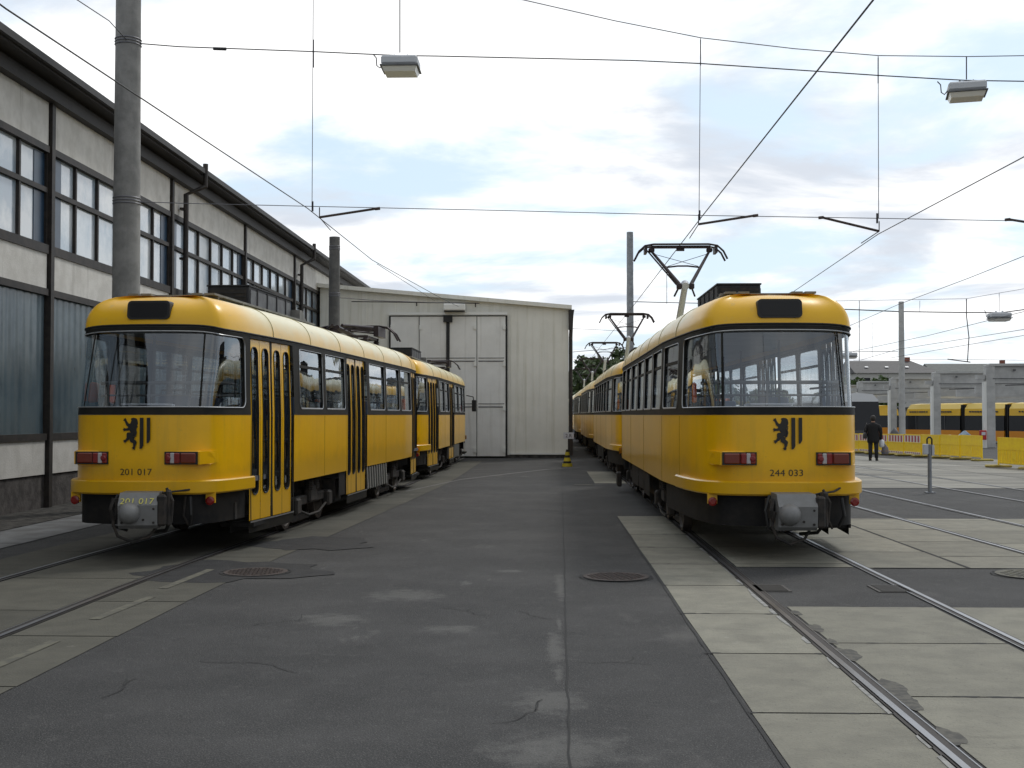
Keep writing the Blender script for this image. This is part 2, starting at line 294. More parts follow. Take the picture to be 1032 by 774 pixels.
M['tarp'] = mat('tarp', (0.60, 0.57, 0.48), 0.7, col2=(0.45, 0.42, 0.30), nscale=4)
M['blue_wrap'] = mat('blue_wrap', (0.12, 0.19, 0.30), 0.6, col2=(0.30, 0.38, 0.45), nscale=5)

# ------------------------------------------------------------------ mesh helpers
class MB:
    def __init__(s): s.v = []; s.f = []; s.m = []; s.tone = None
    def add(s, vs, fs, mi=0):
        o = len(s.v); s.v += [tuple(p) for p in vs]; s.f += [tuple(i + o for i in f) for f in fs]; s.m += [mi] * len(fs)
    def box(s, c, d, mi=0, rot=None, bev=0.0):
        x, y, z = d[0] / 2, d[1] / 2, d[2] / 2
        if bev <= 0:
            vs = [(-x, -y, -z), (x, -y, -z), (x, y, -z), (-x, y, -z), (-x, -y, z), (x, -y, z), (x, y, z), (-x, y, z)]
            fs = [(0, 3, 2, 1), (4, 5, 6, 7), (0, 1, 5, 4), (1, 2, 6, 5), (2, 3, 7, 6), (3, 0, 4, 7)]
        else:
            b = min(bev, x * .9, y * .9, z * .9); vs = []
            idx = {}
            for sx in (-1, 1):
                for sy in (-1, 1):
                    for sz in (-1, 1):
                        for k in range(3):
                            p = [sx * (x - b), sy * (y - b), sz * (z - b)]
                            p[k] += (sx, sy, sz)[k] * b
                            idx[(sx, sy, sz, k)] = len(vs); vs.append(tuple(p))
            fs = []
            for k in range(3):
                a, c_ = [(1, 2), (2, 0), (0, 1)][k]
                for sg in (-1, 1):
                    q = []
                    for (u, v) in ((-1, -1), (1, -1), (1, 1), (-1, 1)):
                        t = [0, 0, 0]; t[k] = sg; t[a] = u; t[c_] = v; q.append(idx[(*t, k)])
                    fs.append(tuple(q if sg > 0 else q[::-1]))
                # edges
            for k in range(3):
                a, c_ = [(1, 2), (2, 0), (0, 1)][k]
                for u in (-1, 1):
                    for v in (-1, 1):
                        t1 = [0, 0, 0]; t2 = [0, 0, 0]
                        t1[k] = -1; t2[k] = 1; t1[a] = t2[a] = u; t1[c_] = t2[c_] = v
                        q = [idx[(*t1, a)], idx[(*t2, a)], idx[(*t2, c_)], idx[(*t1, c_)]]
                        fs.append(tuple(q if u * v < 0 else q[::-1]))
            for sx in (-1, 1):
                for sy in (-1, 1):
                    for sz in (-1, 1):
                        q = [idx[(sx, sy, sz, 0)], idx[(sx, sy, sz, 1)], idx[(sx, sy, sz, 2)]]
                        fs.append(tuple(q if sx * sy * sz > 0 else q[::-1]))
        c = Vector(c)
        vs = [(rot @ Vector(p) if rot else Vector(p)) + c for p in vs]
        s.add(vs, fs, mi); return s
    def tube(s, pts, r, n=8, mi=0, cap=True):
        pts = [Vector(p) for p in pts]; rr = r if isinstance(r, (list, tuple)) else [r] * len(pts)
        vs = []; up = None
        for i, p in enumerate(pts):
            d = (pts[min(i + 1, len(pts) - 1)] - pts[max(i - 1, 0)]).normalized()
            if up is None: up = Vector((0, 0, 1)) if abs(d.z) < 0.9 else Vector((1, 0, 0))
            a = d.cross(up).normalized(); b = a.cross(d).normalized(); up = b
            for k in range(n):
                t = 2 * math.pi * k / n
                vs.append(p + (a * math.cos(t) + b * math.sin(t)) * rr[i])
        fs = [(i * n + k, i * n + (k + 1) % n, (i + 1) * n + (k + 1) % n, (i + 1) * n + k) for i in range(len(pts) - 1) for k in range(n)]
        if cap: fs += [tuple(range(n))[::-1], tuple((len(pts) - 1) * n + k for k in range(n))]
        s.add(vs, fs, mi); return s
    def lathe(s, prof, c=(0, 0, 0), n=16, axis='Z', mi=0):
        vs = []
        for (r, h) in prof:
            for k in range(n):
                t = 2 * math.pi * k / n; a, b = r * math.cos(t), r * math.sin(t)
                p = {'Z': (a, b, h), 'X': (h, a, b), 'Y': (a, h, b)}[axis]
                vs.append((p[0] + c[0], p[1] + c[1], p[2] + c[2]))
        fs = [(i * n + k, i * n + (k + 1) % n, (i + 1) * n + (k + 1) % n, (i + 1) * n + k) for i in range(len(prof) - 1) for k in range(n)]
        fs += [tuple(range(n))[::-1], tuple((len(prof) - 1) * n + k for k in range(n))]
        s.add(vs, fs, mi); return s
    def poly(s, pts, mi=0): s.add(pts, [tuple(range(len(pts)))], mi); return s
    def prism(s, pts, vec, mi=0):
        n = len(pts); vec = Vector(vec); a = [Vector(p) for p in pts]; b = [p + vec for p in a]
        s.add(a + b, [tuple(range(n))[::-1], tuple(range(n, 2 * n))] + [(i, (i + 1) % n, n + (i + 1) % n, n + i) for i in range(n)], mi); return s
    def build(s, name, mats, parent=None, smooth=False, loc=None):
        me = bpy.data.meshes.new(name); me.from_pydata(s.v, [], s.f)
        for m in (mats if isinstance(mats, (list, tuple)) else [mats]): me.materials.append(M[m] if isinstance(m, str) else m)
        me.polygons.foreach_set('material_index', s.m)
        if smooth: me.polygons.foreach_set('use_smooth', [True] * len(s.f))
        if s.tone:
            at_ = me.color_attributes.new('tone', 'FLOAT_COLOR', 'CORNER')
            k = 0
            for p, t in zip(me.polygons, s.tone):
                for _ in range(p.loop_total): at_.data[k].color = (t, t, t, 1); k += 1
        me.update()
        if smooth and smooth != 'all':
            me.set_sharp_from_angle(angle=R(38))
        o = bpy.data.objects.new(name, me); C.objects.link(o)
        if parent: o.parent = parent
        if loc: o.location = loc
        return o
def tag(o, label=None, cat=None, group=None, kind=None):
    if label: o['label'] = label
    if cat: o['category'] = cat
    if group: o['group'] = group
    if kind: o['kind'] = kind
    return o
def thing(name, label, cat, loc=(0, 0, 0), rz=0, group=None):
    o = bpy.data.objects.new(name, None); C.objects.link(o); o.empty_display_size = 0.2
    o.location = loc; o.rotation_euler = (0, 0, rz); return tag(o, label, cat, group)
def kids(o): return [c for c in bpy.data.objects if c.parent == o]
def copy_tree(o, parent=None):
    c = o.copy(); C.objects.link(c); c.parent = parent
    for ch in kids(o): copy_tree(ch, c)
    return c

# ------------------------------------------------------------------ ground
def gz(x, y):
    fx = min(1, max(0, (x - 6) / 8)); fy = min(80, max(0, y - 30))
    return -0.0105 * fx * fy
def sheet(name, x0, x1, y0, y1, m, z=0.0, nx=1, ny=1, kind='structure'):
    b = MB(); vs = []; fs = []
    for j in range(ny + 1):
        for i in range(nx + 1):
            x = x0 + (x1 - x0) * i / nx; y = y0 + (y1 - y0) * j / ny; vs.append((x, y, z + gz(x, y)))
    for j in range(ny):
        for i in range(nx): a = j * (nx + 1) + i; fs.append((a, a + 1, a + nx + 2, a + nx + 1))
    b.add(vs, fs); return tag(b.build(name, m), kind=kind)
# one wide sheet to the horizon, finer in the middle so that it can fall away on the right
xs = [-900, -60, 0, 6, 8, 10, 12, 14, 60, 900]; ys = [-60, 0, 30, 50, 70, 90, 110, 160, 1600]
b = MB(); vs = [(x, y, gz(x, y) - 0.02) for y in ys for x in xs]
n_ = len(xs)
b.add(vs, [(j * n_ + i, j * n_ + i + 1, (j + 1) * n_ + i + 1, (j + 1) * n_ + i) for j in range(len(ys) - 1) for i in range(n_ - 1)])
tag(b.build('ground', 'field'), kind='structure')
sheet('asphalt_yard', -9.0, 60, -6, 110, 'asphalt', 0.0, 69, 58)

def tx_left(y):      # centre of the left track
    pts = [(-6, -4.84), (6, -4.83), (9, -4.79), (11.5, -4.76), (14, -4.67), (16, -4.56), (28, -4.00), (32, -3.95), (46, -3.9)]
    for (a, p), (c, q) in zip(pts, pts[1:]):
        if y <= c: return p + (q - p) * (y - a) / (c - a)
    return pts[-1][1]
tx_right = lambda y: 2.67
tx_third = lambda y: 6.32 - 0.022 * (y - 17)
tx_fourth = lambda y: 9.75 - 0.03 * (y - 22)

slabs = MB(); slabs.tone = []
def slab_run(fl, fr, y0, y1, step=1.64, ph=0.0, z=0.005, gap=0.011, tone=(0.85, 1.12), mb=None):
    mb = mb or slabs
    y = y0 - ((y0 - ph) % step)
    while y < y1 - 0.05:
        a, c = max(y, y0) + gap, min(y + step, y1) - gap
        if c - a > 0.1:
            j = lambda: random.uniform(-.006, .006)
            mb.add([(fl(a) + gap + j(), a + j(), z + gz(fl(a), a)), (fr(a) - gap + j(), a + j(), z + gz(fr(a), a)), (fr(c) - gap + j(), c + j(), z + gz(fr(c), c)), (fl(c) + gap + j(), c + j(), z + gz(fl(c), c))], [(0, 1, 2, 3)])
            mb.tone.append(random.uniform(*tone))
        y += step
k = lambda v: (lambda y: v)
RW = 0.045  # half width of a rail with its groove
slab_run(k(1.12), k(1.945 - RW), 0, 19.45, ph=0.10)
slab_run(k(1.12), k(1.945 - RW), 28.7, 34.7, ph=0.1)
slab_run(k(1.945 + 0.09), k(3.395 - 0.09), 0, 10.35, ph=0.5)
slab_run(k(1.945 + 0.09), k(3.395 - 0.09), 13.0, 19.1, ph=0.2)
slab_run(k(3.395 + RW), lambda y: tx_third(y) - .725 - RW, 0, 10.35, ph=0.5)
slab_run(k(3.395 + RW), k(4.51), 12.95, 19.1, ph=1.35)
slab_run(k(4.53), lambda y: tx_third(y) - .725 - RW, 12.95, 19.1, ph=0.9)
slab_run(lambda y: tx_third(y) - .725 + .08, lambda y: tx_third(y) + .725 - .08, 0, 10.35, ph=0.3)
slab_run(lambda y: tx_third(y) - .725 + .08, lambda y: tx_third(y) + .725 - .08, 12.95, 19.1, ph=0.7)
slab_run(lambda y: tx_third(y) + .725 + .05, lambda y: tx_fourth(y) - .725 - .05, 12.95, 19.1, ph=0.1)
slab_run(lambda y: tx_fourth(y) - .725 + .05, lambda y: tx_fourth(y) + .725 - .05, 12.95, 19.1, ph=0.5)
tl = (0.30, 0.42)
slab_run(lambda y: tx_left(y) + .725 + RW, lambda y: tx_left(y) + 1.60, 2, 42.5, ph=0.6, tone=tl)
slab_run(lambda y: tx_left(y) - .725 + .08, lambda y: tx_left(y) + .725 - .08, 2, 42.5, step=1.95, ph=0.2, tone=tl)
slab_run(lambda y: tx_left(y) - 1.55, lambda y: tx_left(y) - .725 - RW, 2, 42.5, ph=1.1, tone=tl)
tag(slabs.build('track_slabs', 'slab'), kind='structure')
sp = MB(); sp.tone = []
slab_run(k(-7.7), k(-6.7), 4, 43, step=3.0, z=0.01, tone=(0.85, 1.1), mb=sp)
tag(sp.build('pavement', 'strip'), kind='structure')
sheet('rubble_strip', -9.0, -7.72, -6, 45.4, 'earth', 0.012)
# the wide worn concrete yard beyond the asphalt on the right
yd = MB(); yd.tone = []
y = 27.0
while y < 62:
    for (a, c) in ((3.5, 5.5), (5.6, 7.0), (7.05, 8.8), (8.85, 10.3), (10.35, 12.4), (12.45, 14.5), (14.55, 16.6), (16.65, 18.7)):
        y1 = y + 1.95
        if c > 14.5 and y > 50: continue
        yd.add([(a, y, .006 + gz(a, y)), (c, y, .006 + gz(c, y)), (c, y1, .006 + gz(c, y1)), (a, y1, .006 + gz(a, y1))], [(0, 1, 2, 3)]); yd.tone.append(random.uniform(.72, 1.12))
    y += 2.0
tag(yd.build('concrete_yard', 'yard'), kind='structure')
# dark patched asphalt between slabs
def blob(name, cx, cy, rx, ry, m, z, seed=0, n=28):
    rnd = random.Random(seed); b = MB()
    ph = [rnd.uniform(0, 6.28) for _ in range(4)]
    pts = []
    for i in range(n):
        t = 2 * math.pi * i / n; q = 1 + .12 * math.sin(3 * t + ph[0]) + .10 * math.sin(5 * t + ph[1]) + .06 * math.sin(9 * t + ph[2])
        q *= 1 + rnd.uniform(-.07, .07); pts.append((cx + rx * q * math.cos(t), cy + ry * q * math.sin(t), z))
    return tag(b.poly(pts).build(name, m), kind='structure')
blob('asphalt_patch', -3.35, 12.5, .95, .85, 'asphalt_dark', .0065, 3)
blob('asphalt_patch', -3.0, 15.2, .75, .8, 'asphalt_dark', .0070, 5)
for i, (yy, rr) in enumerate([(9.3, .10), (8.3, .13), (7.25, .16), (6.9, .10), (10.0, .07), (6.2, .1), (8.75, .06)]):
    blob('tar_patch', 2.06, yy, rr * .6, rr * 1.7, 'tar', .0062 + i * .0002, 20 + i, 18)
# the long joint in the asphalt and short cracks
def crack(pts, wd, m='joint', z=0.005, name='asphalt_joint'):
    b = MB()
    for (a, c) in zip(pts, pts[1:]):
        d = Vector((c[0] - a[0], c[1] - a[1], 0)).normalized(); nn = Vector((-d.y, d.x, 0)) * wd / 2
        A = Vector((a[0], a[1], z)); Bv = Vector((c[0], c[1], z)); b.poly([A - nn, Bv - nn, Bv + nn, A + nn])
    return tag(b.build(name, m), kind='structure')
def wander(x0, x1, y0, y1, n, amp, seed):
    rnd = random.Random(seed); return [(x0 + (x1 - x0) * i / n + rnd.uniform(-amp, amp), y0 + (y1 - y0) * i / n) for i in range(n + 1)]
crack(wander(.075, .44, 3, 38, 160, .006, 1), .010)
crack([(-2.2, 30.3), (-1.0, 33.5), (0.0, 36.0), (1.0, 37.2)], .10, 'dust', .006, 'pale_line')
crack([(-3.05, 25.6), (-2.2, 30.3)], .05, 'dust', .006, 'pale_line')
crack(wander(1.108, 1.108, 2.0, 19.5, 60, .004, 5), .016)
crack([(3.5, 12.95), (30, 12.95)], .03, z=.007); crack([(3.5, 26.98), (14, 26.98)], .05, z=.007)
crack([(4.52, 12.95), (4.52, 19.1)], .035, z=.008)
crack([(.62, 28.1), (1.05, 28.1)], .25, 'paint_line', .007, 'paint_mark')
for (y0, y1) in ((6.5, 8.6), (9.5, 10.7), (11.2, 12.6)):
    crack([(-3.64, y0), (-3.58, y1)], .09, 'paint_line', .0095, 'paint_mark')

# rails
def rail(fx, y0, y1, side, name='tram_rail', ny=60):
    b = MB()
    prof = [(-.035, .0, 0), (.030, .0, 0), (.070, -.0, 1), (.085, .0, 0)]
    for i in range(ny):
        a, c = y0 + (y1 - y0) * i / ny, y0 + (y1 - y0) * (i + 1) / ny
        def q(o0, o1, z, mi):
            xa, xc = fx(a), fx(c)
            b.add([(xa + o0 * side, a, z + gz(xa, a)), (xa + o1 * side, a, z + gz(xa, a)), (xc + o1 * side, c, z + gz(xc, c)), (xc + o0 * side, c, z + gz(xc, c))], [(0, 1, 2, 3) if side > 0 else (3, 2, 1, 0)], mi)
        q(-.026, .014, .015, 0)       # running head
        q(.016, .060, .009, 1)        # groove
        q(.062, .070, .013, 0)        # guard lip
        q(-.050, -.028, .0085, 1)
    return tag(b.build(name, ['rail', 'rail_side']), kind='structure')
for f, y0, y1 in ((tx_left, 0, 45.2), (tx_right, 0, 110), (tx_third, 0, 60), (tx_fourth, 8, 60)):
    rail(lambda y, f=f: f(y) - .725, y0, y1, 1); rail(lambda y, f=f: f(y) + .725, y0, y1, -1)

def manhole(x, y, r, label, z=.012, pale=False):
    t = thing('manhole_cover', label, 'manhole cover', (x, y, z), random.uniform(0, 3), 'round manhole covers in the yard')
    b = MB(); n = 36
    def ring(r0, r1, zz, mi):
        vs = [(q * math.cos(6.2832 * i / n), q * math.sin(6.2832 * i / n), zz) for q in (r0, r1) for i in range(n)]
        b.add(vs, [(i, (i + 1) % n, n + (i + 1) % n, n + i)[::-1] for i in range(n)], mi)
    ring(r * .96, r, .003, 0); b.build('frame', ['asphalt_dark'], t)
    c = MB(); c.poly([(r * .9 * math.cos(6.2832 * i / n), r * .9 * math.sin(6.2832 * i / n), .002) for i in range(n)])
    for i in range(-5, 6):
        for j in range(-5, 6):
            if math.hypot(i, j) * r * .16 < r * .78: c.box((i * r * .16, j * r * .16, .004), (r * .1, r * .1, .006), 1)
    c.build('cover', ['iron', 'iron'] if not pale else ['paint_line', 'paint_line'], t)
manhole(.69, 12.15, .37, 'rusty round manhole cover in the middle of the asphalt lane')
manhole(-3.05, 12.4, .37, 'dark round manhole cover beside the left track rail')
manhole(5.0, 12.45, .42, 'pale-filled round manhole cover between the tracks on the right', pale=True)
for (x, lab) in ((2.12, 'small iron drain grate beside the left rail in front of the right tram'), (3.22, 'small iron drain grate beside the right rail in front of the right tram')):
    b = MB(); b.box((0, 0, 0), (.30, .42, .01))
    for i in range(6): b.box((0, -.17 + i * .068, .008), (.24, .03, .008))
    tag(b.build('drain_grate', 'grate', loc=(x, 11.4, .004)), lab, 'drain', 'drain grates by the rails')

# ------------------------------------------------------------------ tram car
HP = [(0, 0), (.20, .006), (.38, .028), (.55, .07), (.67, .125), (.76, .205), (.83, .32), (.885, .50), (.93, .75), (.97, 1.05), (1.02, 1.7), (1.07, 2.5), (1.095, 3.1), (1.10, 3.6), (1.10, 7.45)]
def catmull(P, n=8):
    out = []
    for i in range(len(P) - 1):
        p0 = P[max(i - 1, 0)]; p1 = P[i]; p2 = P[i + 1]; p3 = P[min(i + 2, len(P) - 1)]
        if i == 0: p0 = (-P[1][0], P[1][1])
        for j in range(n):
            t = j / n
            out.append(tuple(.5 * (2 * p1[c] + (p2[c] - p0[c]) * t + (2 * p0[c] - 5 * p1[c] + 4 * p2[c] - p3[c]) * t * t + (3 * p1[c] - p0[c] - 3 * p2[c] + p3[c]) * t ** 3) for c in (0, 1)))
    out.append(P[-1]); return out
PR = catmull(HP); AL = [0]
for a, c in zip(PR, PR[1:]): AL.append(AL[-1] + math.hypot(c[0] - a[0], c[1] - a[1]))
TM = AL[-1]; TT = 2 * TM; LEN = 14.9
def half(t):
    import bisect
    i = min(max(bisect.bisect_right(AL, t) - 1, 0), len(AL) - 2)
    u = (t - AL[i]) / (AL[i + 1] - AL[i]); a, c = PR[i], PR[i + 1]
    x, y = a[0] + (c[0] - a[0]) * u, a[1] + (c[1] - a[1]) * u
    i0, i1 = max(i - 1, 0), min(i + 2, len(PR) - 1)
    dx, dy = PR[i1][0] - PR[i0][0], PR[i1][1] - PR[i0][1]
    if t < .02: dx, dy = 1, 0
    l = math.hypot(dx, dy); return x, y, dy / l, -dx / l
def prof(s):
    if s > TT: s -= 2 * TT
    sg = 1 if s >= 0 else -1; a = min(abs(s), TT)
    if a <= TM: x, y, nx, ny = half(a)
    else: x, y, nx, ny = half(TT - a); y = LEN - y; ny = -ny
    return sg * x, y, sg * nx, ny
def s_of_y(y):
    m = y > LEN / 2; yy = LEN - y if m else y
    for i in range(len(PR) - 1):
        if PR[i + 1][1] >= yy:
            u = (yy - PR[i][1]) / max(1e-9, PR[i + 1][1] - PR[i][1]); t = AL[i] + u * (AL[i + 1] - AL[i]); break
    return TT - t if m else t
def s_of_x(x):
    for i in range(len(PR) - 1):
        if PR[i + 1][0] >= x: return AL[i] + (x - PR[i][0]) / (PR[i + 1][0] - PR[i][0]) * (AL[i + 1] - AL[i])
ZB, ZR = 1.65, 2.62
def surf(s, z, off=0.0):
    x, y, nx, ny = prof(s)
    e = max(0, z - ZB)
    endf = abs(ny)
    x2 = x + nx * off - (1 if x > 0 else -1) * .035 * e * min(1, abs(x) / .5)
    y2 = y + ny * off - (1 if ny > 0 else -1) * endf * .34 * e
    if z < 1.0: y2 += -ny * endf * .03 * (1.0 - z) ; 
    return Vector((x2, y2, z + e * .055 * endf))
def patch(mb, s0, s1, z0, z1, off=0.0, mi=0, ds=.07, nz=1):
    far = s1 - s0; n = max(1, int(math.ceil(far / ds)))
    # coarse along the straight middle
    ss = [s0 + far * i / n for i in range(n + 1)]
    if far > 1:
        keep = [ss[0]]
        for q in ss[1:-1]:
            a = abs(q); str_ = s_of_y(3.2) < a < s_of_y(LEN - 3.2)
            if not str_ or abs(q - keep[-1]) > .6: keep.append(q)
        ss = keep + [ss[-1]]
    zs = [z0 + (z1 - z0) * j / nz for j in range(nz + 1)]
    vs = [surf(q, zz, off) for zz in zs for q in ss]; m = len(ss)
    mb.add(vs, [(j * m + i, j * m + i + 1, (j + 1) * m + i + 1, (j + 1) * m + i) for j in range(nz) for i in range(m - 1)], mi)
def rrect(a0, a1, b0, b1, r, step=.09, nc=6):
    """points of a rounded rectangle with the matching corner centres"""
    pts = []
    def line(p, q):
        n = max(1, int(math.hypot(q[0] - p[0], q[1] - p[1]) / step))
        for i in range(n): pts.append((p[0] + (q[0] - p[0]) * i / n, p[1] + (q[1] - p[1]) * i / n))
    for (cx, cz, a, e) in ((a1 - r, b0 + r, -90, None), (a1 - r, b1 - r, 0, None), (a0 + r, b1 - r, 90, None), (a0 + r, b0 + r, 180, None)):
        arc = [(cx + r * math.cos(R(a + 90 * i / nc)), cz + r * math.sin(R(a + 90 * i / nc))) for i in range(nc + 1)]
        if pts: line(pts.pop(), arc[0])
        pts += arc
    last = pts.pop(); line(last, pts[0])
    return pts
def ringpatch(mb, outer, hole, r, off=0.0, lip=.03, mi=0, mi_lip=None):
    """surface between the rectangle outer=(s0,s1,z0,z1) and the rounded hole, with an inward lip"""
    s0, s1, z0, z1 = outer; a0, a1, b0, b1 = hole
    pin = rrect(a0, a1, b0, b1, r); pout = []
    for (u, v) in pin:
        # project to the outer rectangle
        if a0 + r <= u <= a1 - r: pout.append((u if abs(v - b0) < 1e-6 or abs(v - b1) < 1e-6 else u, z0 if v < (b0 + b1) / 2 else z1))
        elif b0 + r <= v <= b1 - r: pout.append((s0 if u < (a0 + a1) / 2 else s1, v))
        else:
            cx = a1 - r if u > (a0 + a1) / 2 else a0 + r; cz = b1 - r if v > (b0 + b1) / 2 else b0 + r
            du, dv = (u - cx), (v - cz); ex = s1 if du > 0 else s0; ez = z1 if dv > 0 else z0
            m = max(abs(du), abs(dv)) or 1
            fu, fv = abs(du) / m, abs(dv) / m
            pout.append((cx + (ex - cx) * fu, cz + (ez - cz) * fv))
    n = len(pin)
    vs = [surf(u, v, off) for (u, v) in pout] + [surf(u, v, off) for (u, v) in pin] + [surf(u, v, off - lip) for (u, v) in pin]
    fs = [(i, (i + 1) % n, n + (i + 1) % n, n + i) for i in range(n)]
    mb.add(vs, fs, mi)
    mb.add(vs, [(n + i, n + (i + 1) % n, 2 * n + (i + 1) % n, 2 * n + i) for i in range(n)], mi if mi_lip is None else mi_lip)
def striploop(mb, hole, r, wd, off, mi=0):
    """raised thin trim following a rounded hole"""
    a0, a1, b0, b1 = hole
    i_ = rrect(a0, a1, b0, b1, r); o_ = rrect(a0 - wd, a1 + wd, b0 - wd, b1 + wd, r + wd)
    n = min(len(i_), len(o_))
    pts = [surf(u, v, off) for (u, v) in i_]
    mb.tube(pts + [pts[0]], wd / 2, 6, mi, cap=False)

def text_mesh(txt, size, spacing=1.0):
    cu = bpy.data.curves.new('t', 'FONT'); cu.body = txt; cu.size = size; cu.align_x = 'CENTER'; cu.space_character = spacing; cu.resolution_u = 3
    o = bpy.data.objects.new('t', cu); C.objects.link(o)
    me = bpy.data.meshes.new_from_object(o.evaluated_get(bpy.context.evaluated_depsgraph_get()))
    bpy.data.objects.remove(o); bpy.data.curves.remove(cu)
    return [tuple(v.co) for v in me.vertices], [tuple(p.vertices) for p in me.polygons]
def front_y(x, z):
    s = s_of_x(abs(x)) if abs(x) > 1e-4 else 0
    return surf(s, z).y
def front_text(txt, size, cx, cz, m, parent, name='fleet_number', off=.004, width=None):
    vs, fs = text_mesh(txt, size)
    w_ = max(v[0] for v in vs) - min(v[0] for v in vs); k_ = (width / w_) if width else 1
    b = MB(); b.add([(cx + v[0] * k_, front_y(cx + v[0] * k_, cz + v[1]) - off, cz + v[1]) for v in vs], fs)
    return b.build(name, m, parent)

def emblem(parent):
    b = MB(); U = .001156; lay = [0]
    def P(u, v):
        x = (u - 246.5) * U; z = 1.617 - (v - 105) * U
        return (x, front_y(x, z) - .003 - lay[0] * .0004, z)
    def blob2(u, v, r, n=12, sx=1, sy=1):
        lay[0] += 1; b.poly([P(u + r * sx * math.cos(6.283 * i / n), v + r * sy * math.sin(6.283 * i / n)) for i in range(n)])
    def stroke(pts, ws):
        ws = [q * 1.5 for q in ws]
        for (a, c), (w0, w1) in zip(zip(pts, pts[1:]), zip(ws, ws[1:])):
            lay[0] += 1
            d = Vector((c[0] - a[0], c[1] - a[1])).normalized(); n = Vector((-d.y, d.x))
            b.poly([P(a[0] - n.x * w0 / 2, a[1] - n.y * w0 / 2), P(c[0] - n.x * w1 / 2, c[1] - n.y * w1 / 2), P(c[0] + n.x * w1 / 2, c[1] + n.y * w1 / 2), P(a[0] + n.x * w0 / 2, a[1] + n.y * w0 / 2)])
        for p, w_ in zip(pts[1:-1], ws[1:-1]): blob2(p[0], p[1], w_ / 2 * .97, 10)
    def paw(u, v, a):
        blob2(u, v, 14)
        for k_ in (-50, 0, 50):
            t = R(a + k_); stroke([(u, v), (u + 22 * math.cos(t), v + 22 * math.sin(t))], [11, 4])
    blob2(230, 140, 33, 14); blob2(236, 158, 30, 12, 1, 1.1); stroke([(222, 124), (196, 118)], [26, 12]); stroke([(220, 146), (194, 150)], [20, 9])
    stroke([(236, 165), (205, 200), (222, 245), (222, 285)], [56, 52, 40, 34])
    stroke([(200, 195), (160, 172), (140, 135)], [30, 20, 14]); paw(138, 130, 225)
    stroke([(195, 205), (165, 220), (140, 222)], [30, 18, 14]); paw(136, 222, 180)
    stroke([(222, 280), (172, 268), (172, 305), (146, 332)], [36, 26, 22, 14]); paw(142, 334, 150)
    stroke([(215, 290), (208, 325), (240, 345), (234, 390)], [34, 30, 26, 14]); paw(230, 400, 120)
    stroke([(226, 285), (246, 288), (256, 250), (248, 225), (258, 205)], [8, 8, 9, 9, 5])
    for (u0, u1, v1) in ((290, 328, 412), (360, 395, 356)):
        lay[0] += 1; vv = 105
        b.poly([P(u0, 105), P(u1, 105), P(u1, v1 - 34), P(u1 - 12, v1 - 10), P(u0 + 12, v1), P(u0, v1)])
    b.build('city_emblem', 'emblem', parent)

